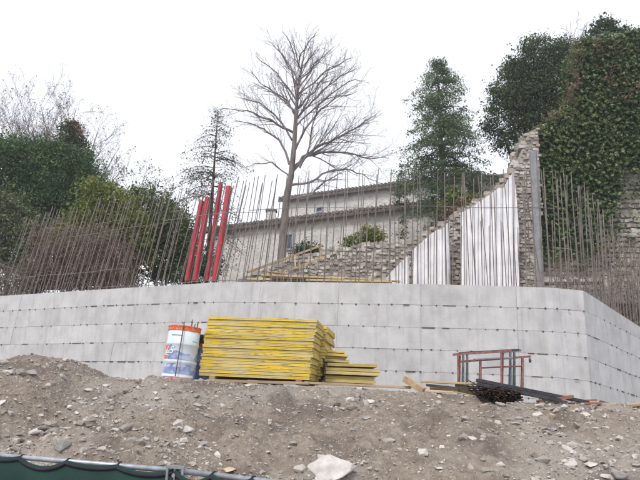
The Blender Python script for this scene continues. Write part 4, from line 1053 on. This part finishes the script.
# ------------------------------------------------------------------ trestles
def trestle(x0, y0, x1, y1, Y, legs, base_y, m, label, mid=None, legm=None, dbl=False, barm=None):
    a, b_ = at(x0, y0, Y), at(x1, y1, Y + .12); t = empty('scaffold_trestle', at((x0 + x1) / 2, base_y, Y), label, 'trestle', 'steel trestles behind the timber pile')
    q = MB(); q.beam(a, b_, .045, .04); q.build('top_bar', M[barm or m], t)
    dy = (b_.y - a.y) / (b_.x - a.x)
    def pt(px, py): 
        p = at(px, py, Y); p.y += dy * (p.x - a.x); return p
    for lx in legs:
        yt = float(np.interp(lx, [x0, x1], [y0, y1])); tp2, bt2 = pt(lx, yt), pt(lx, base_y)
        q = MB(); q.tube([bt2 + Vector((0, -.05, 0)), bt2 + Vector((0, -.045, .12)), tp2 + Vector((0, -.01, -.02))], .019, 8); q.build('leg', M[legm or m], t)
        q = MB(); q.tube([bt2 + Vector((.045 if dbl else 0, .06, 0)), bt2 + Vector((.045 if dbl else 0, .055, .12)), tp2 + Vector((.045 if dbl else .0, .03, -.02))], .019, 8); q.build('leg', M[legm or m], t)
    if mid:
        q = MB(); q.tube([pt(mid[0], mid[1]), pt(mid[2], mid[3])], .015, 8); q.build('cross_bar', M[m], t)
    return t
trestle(453, 354.6, 511, 350.6, 11.9, (458, 502.5), 394, 'pink_steel', 'faded red trestle in front, with a wide right leg', dbl=True)
trestle(459, 353.2, 519, 349.8, 12.25, (463.3, 512), 393, 'teal_steel', 'blue green trestle with a dark top bar behind the front red one', barm='black')
trestle(464, 353.8, 521, 350.5, 12.45, (467.3, 516), 393, 'teal_steel', 'hindmost blue green trestle set slightly to the right')
tt = trestle(458.5, 361.8, 530.5, 356.5, 12.1, (481, 524.3), 395, 'pink_steel', 'lower faded red trestle with a cross bar and a hook at its right end', (481.5, 367.8, 524, 365.8))
q = MB(); hk = at(529.5, 358, 12.2); q.tube([hk, hk + Vector((.01, 0, -.05)), hk + Vector((.0, 0, -.09))], [.012, .03, .012], 6); q.build('hook', M['black'], tt)
plank('plank', at(474, 359.6, 12.15), at(512, 357.8, 12.2), .12, .03, 'grey_steel', 'narrow grey board resting on the lower red trestle')

# ------------------------------------------------------------------ timber and steel pile on the crest
G2 = 'loose timber on the crest right of the yellow stacks'
plank('timber_offcut', at(404.5, 378.5, 10.4), at(424, 391, 10.2), .09, .10, 'wood', 'thick timber offcut tilted up at the end of the long brown plank', G2, 'timber')
plank('plank', at(421, 381.5, 10.7), at(481, 384.2, 10.6), .22, .035, 'wood_light', 'pale yellowish plank on top of the loose timber pile', G2)
plank('plank', at(426, 385, 10.5), at(470, 389.8, 10.4), .18, .04, 'wood_dark', 'dark plank under the pale yellowish one', G2)
plank('plank', at(424, 390.6, 10.25), at(452, 392.2, 10.25), .14, .035, 'wood_light', 'short light plank at the lower left of the timber pile', G2)
plank('plank', at(430, 388.4, 10.4), at(458, 390.6, 10.3), .16, .04, 'wood_dark', 'short dark plank between pale and light planks', G2)
plank('plank', at(446, 387, 10.5), at(492, 398, 10.2), .14, .05, 'wood_dark', 'dark beam sloping down into the rusty rod bundle', G2)
plank('plank', at(452, 391, 10.25), at(480, 397.5, 10.15), .10, .02, 'yellow_old', 'thin yellow edged lath under the sloping dark beam', G2)
plank('plank', at(455, 385.4, 10.7), at(488, 388.5, 10.6), .15, .04, 'wood', 'brown board behind the sloping dark beam', G2)
G3 = 'black steel beams'
plank('steel_beam', at(477, 380.2, 10.2), at(588, 402.4, 10.6), .09, .055, 'black', 'upper black steel beam running down to the right from the pile', G3, 'beam')
plank('steel_beam', at(477.5, 384.2, 10.0), at(560, 400.5, 10.3), .08, .055, 'black', 'lower black steel beam ending in the rusty rod bundle', G3, 'beam')
rb = MB(); random.seed(9)
c0 = at(501, 396.5, 9.95)
for i in range(290):
    ox = random.uniform(-.36, .34); oz = random.gauss(0, .075); oz = min(oz, .12 - abs(ox) * .2); p = c0 + Vector((ox, random.uniform(-.14, .1), oz - ox * .12 + .03)); dv = Vector((random.gauss(.12, .14), 1, random.gauss(0, .08))).normalized() * random.uniform(.5, 1.0)
    rb.tube([p, p + dv], random.uniform(.006, .012), 5)
bb = empty('rod_bundle', c0 + Vector((0, .3, -.15)), 'bundle of dark rusty steel rod ends under the black beams', 'rods'); tag(rb.build('rod_ends', M['rust_dark'], bb), kind='stuff')
G4 = 'rusty brown timber by the end of the black beam'
for (x0, y0, x1, y1, Y, wd, th, m, lb) in ((538, 402, 572, 396.5, 10.5, .16, .05, 'wood_red', 'red brown board sloping up across the black beam'), (543, 399.5, 566, 402.5, 10.45, .14, .06, 'wood_dark', 'dark chunk of wood at the left of the brown heap'),
    (552, 397, 580, 400, 10.6, .12, .04, 'wood_red', 'red brown splintered board on top of the brown heap'), (560, 404, 600, 403.2, 10.6, .14, .04, 'wood_red', 'long low brown board right of the brown heap'),
    (585, 402.5, 616, 404.5, 10.7, .12, .035, 'wood', 'thin brown board at the far right of the brown timber'), (578, 401, 596, 399.8, 10.75, .10, .03, 'wood_red', 'short rusty brown stick above the long low brown board'),
    (600, 401.2, 614, 405, 10.75, .05, .03, 'wood_dark', 'small dark stick at the right end of the brown timber')):
    plank('plank', at(x0, y0, Y), at(x1, y1, Y), wd, th, m, lb, G4)
plank('stick', at(462, 413, 9.3), at(486, 424, 8.8), .015, .015, 'wood', 'thin brown stick lying on the bare slope below the pile', None, 'stick')
plank('plank', at(628, 406, 10.3), at(648, 402.5, 10.4), .12, .04, 'wood', 'grey brown board end at the right edge of the crest', None)

# ------------------------------------------------------------------ foreground fence with shade net
def fence(x0, y0, Y0, x1, y1, Y1, label, nat, clamp=False):
    a, b_ = at(x0, y0, Y0), at(x1, y1, Y1); b_.z = a.z
    t = empty('site_fence', Vector(((a.x + b_.x) / 2, (a.y + b_.y) / 2, 0)), label, 'fence', 'temporary site fence panels'); d = (b_ - a).normalized(); nn = Vector((d.y, -d.x, 0))
    L_ = (b_ - a).length
    q = MB(); q.tube([a, b_], .0155, 12); q.build('top_rail', M['galv'], t, smooth=True)
    for e in (a + d * .03, b_ - d * .03):
        q = MB(); q.tube([Vector((e.x, e.y, .03)), Vector((e.x, e.y, a.z - .012))], .017, 10); q.build('post', M['galv'], t, smooth=True)
    q = MB(); q.tube([Vector((a.x, a.y, .12)), Vector((b_.x, b_.y, .12))], .0155, 10); q.build('bottom_rail', M['galv'], t, smooth=True)
    q = MB(); k = int(L_ / .15)
    for i in range(1, k): p = a.lerp(b_, i / k); q.tube([Vector((p.x, p.y, .13)) - nn * .0, Vector((p.x, p.y, a.z - .012))], .0018, 4)
    tag(q.build('mesh_wires', M['galv'], t), kind='stuff')
    # scalloped net hung on the road side
    cols = 16; rows = 14; V = []; fs = []; sp = L_ / nat; total = nat * cols
    def edge(i):
        u = i / cols; f = u - math.floor(u); k = int(u) if i < total else nat - 1; dep = .030 + .018 * math.sin(k * 2.3 + 1)
        return (math.sin(math.pi * f) ** .8) * dep + .008
    for i in range(total + 1):
        p = a.lerp(b_, i / total) + nn * .024
        for r_ in range(rows):
            z = (a.z - edge(i)) * (1 - r_ / (rows - 1)) + .02
            wob = .02 * noise.noise(Vector((i * .11, r_ * .5, 1))) * min(1, r_ / 2); V.append(p + nn * wob + Vector((0, 0, z - p.z)))
    for i in range(total):
        for r_ in range(rows - 1): q0 = i * rows + r_; fs.append((q0, q0 + 1, q0 + rows + 1, q0 + rows))
    q = MB(); q.add(V, fs); nt_ = q.build('shade_net', M['net'], t, smooth=True); so_ = nt_.modifiers.new('thickness', 'SOLIDIFY'); so_.thickness = .003
    V = []; fs = []
    pts = [a.lerp(b_, i / total) + nn * .026 + Vector((0, 0, -edge(i) + .0)) for i in range(total + 1)]
    q = MB(); q.tube(pts, .009, 6)
    for i in range(total): 
        pass
    q.build('net_border', M['net_border'], nt_, smooth=True)
    for i in range(nat + 1):
        p = a.lerp(b_, min(.995, max(.005, i / nat))); q = MB(); 
        q.lathe([(.0165, -.006), (.020, -.006), (.020, .006), (.0165, .006)], 12, p, Matrix((nn, Vector((0, 0, 1)), d)).transposed()); q.build('cable_tie', M['net_border'], nt_)
    if clamp:
        c = b_ + d * .02 + nn * .012
        Mx = Matrix((d, -nn, Vector((0, 0, 1)))).transposed()
        q = MB()
        q.box(c + Mx @ Vector((0, -.02, .022)), (.12, .012, .018), Mx); q.box(c + Mx @ Vector((0, -.02, -.06)), (.12, .012, .018), Mx)
        q.box(c + Mx @ Vector((-.052, -.02, -.02)), (.016, .012, .066), Mx); q.box(c + Mx @ Vector((.052, -.02, -.02)), (.016, .012, .066), Mx)
        cl = q.build('clamp', M['galv'], t, bevel=.002); q = MB(); q.tube([c + Mx @ Vector((0, -.034, -.02)), c + Mx @ Vector((0, .03, -.02))], .012, 6); q.build('bolt', M['galv'], cl)
    return b_
bb_ = fence(-95, 447.5, 4.69, 176, 470.5, 3.62, 'site fence panel at the lower left with green net and black scalloped edge', 6, True)
fence(178.5, 470.8, 3.60, 400, 497, 2.8, 'site fence panel at the bottom centre, its rail leaving the frame right of the clamp', 5)

# ------------------------------------------------------------------ thin air volume added to imitate a soft lens veil
hz = MB(); hz.box((0, 150, 12), (620, 620, 26)); hzo = hz.build('veil_haze', None, origin=(0, 150, -1))
hm = bpy.data.materials.new('veil_haze'); hm.use_nodes = True; ht = hm.node_tree; ht.nodes.clear()
ho = ht.nodes.new('ShaderNodeOutputMaterial'); hv = ht.nodes.new('ShaderNodeVolumePrincipled'); hv.inputs['Density'].default_value = .0011; hv.inputs['Color'].default_value = (.93, .93, 1, 1)
ht.links.new(hv.outputs[0], ho.inputs['Volume']); hzo.data.materials.append(hm); tag(hzo, kind='stuff')
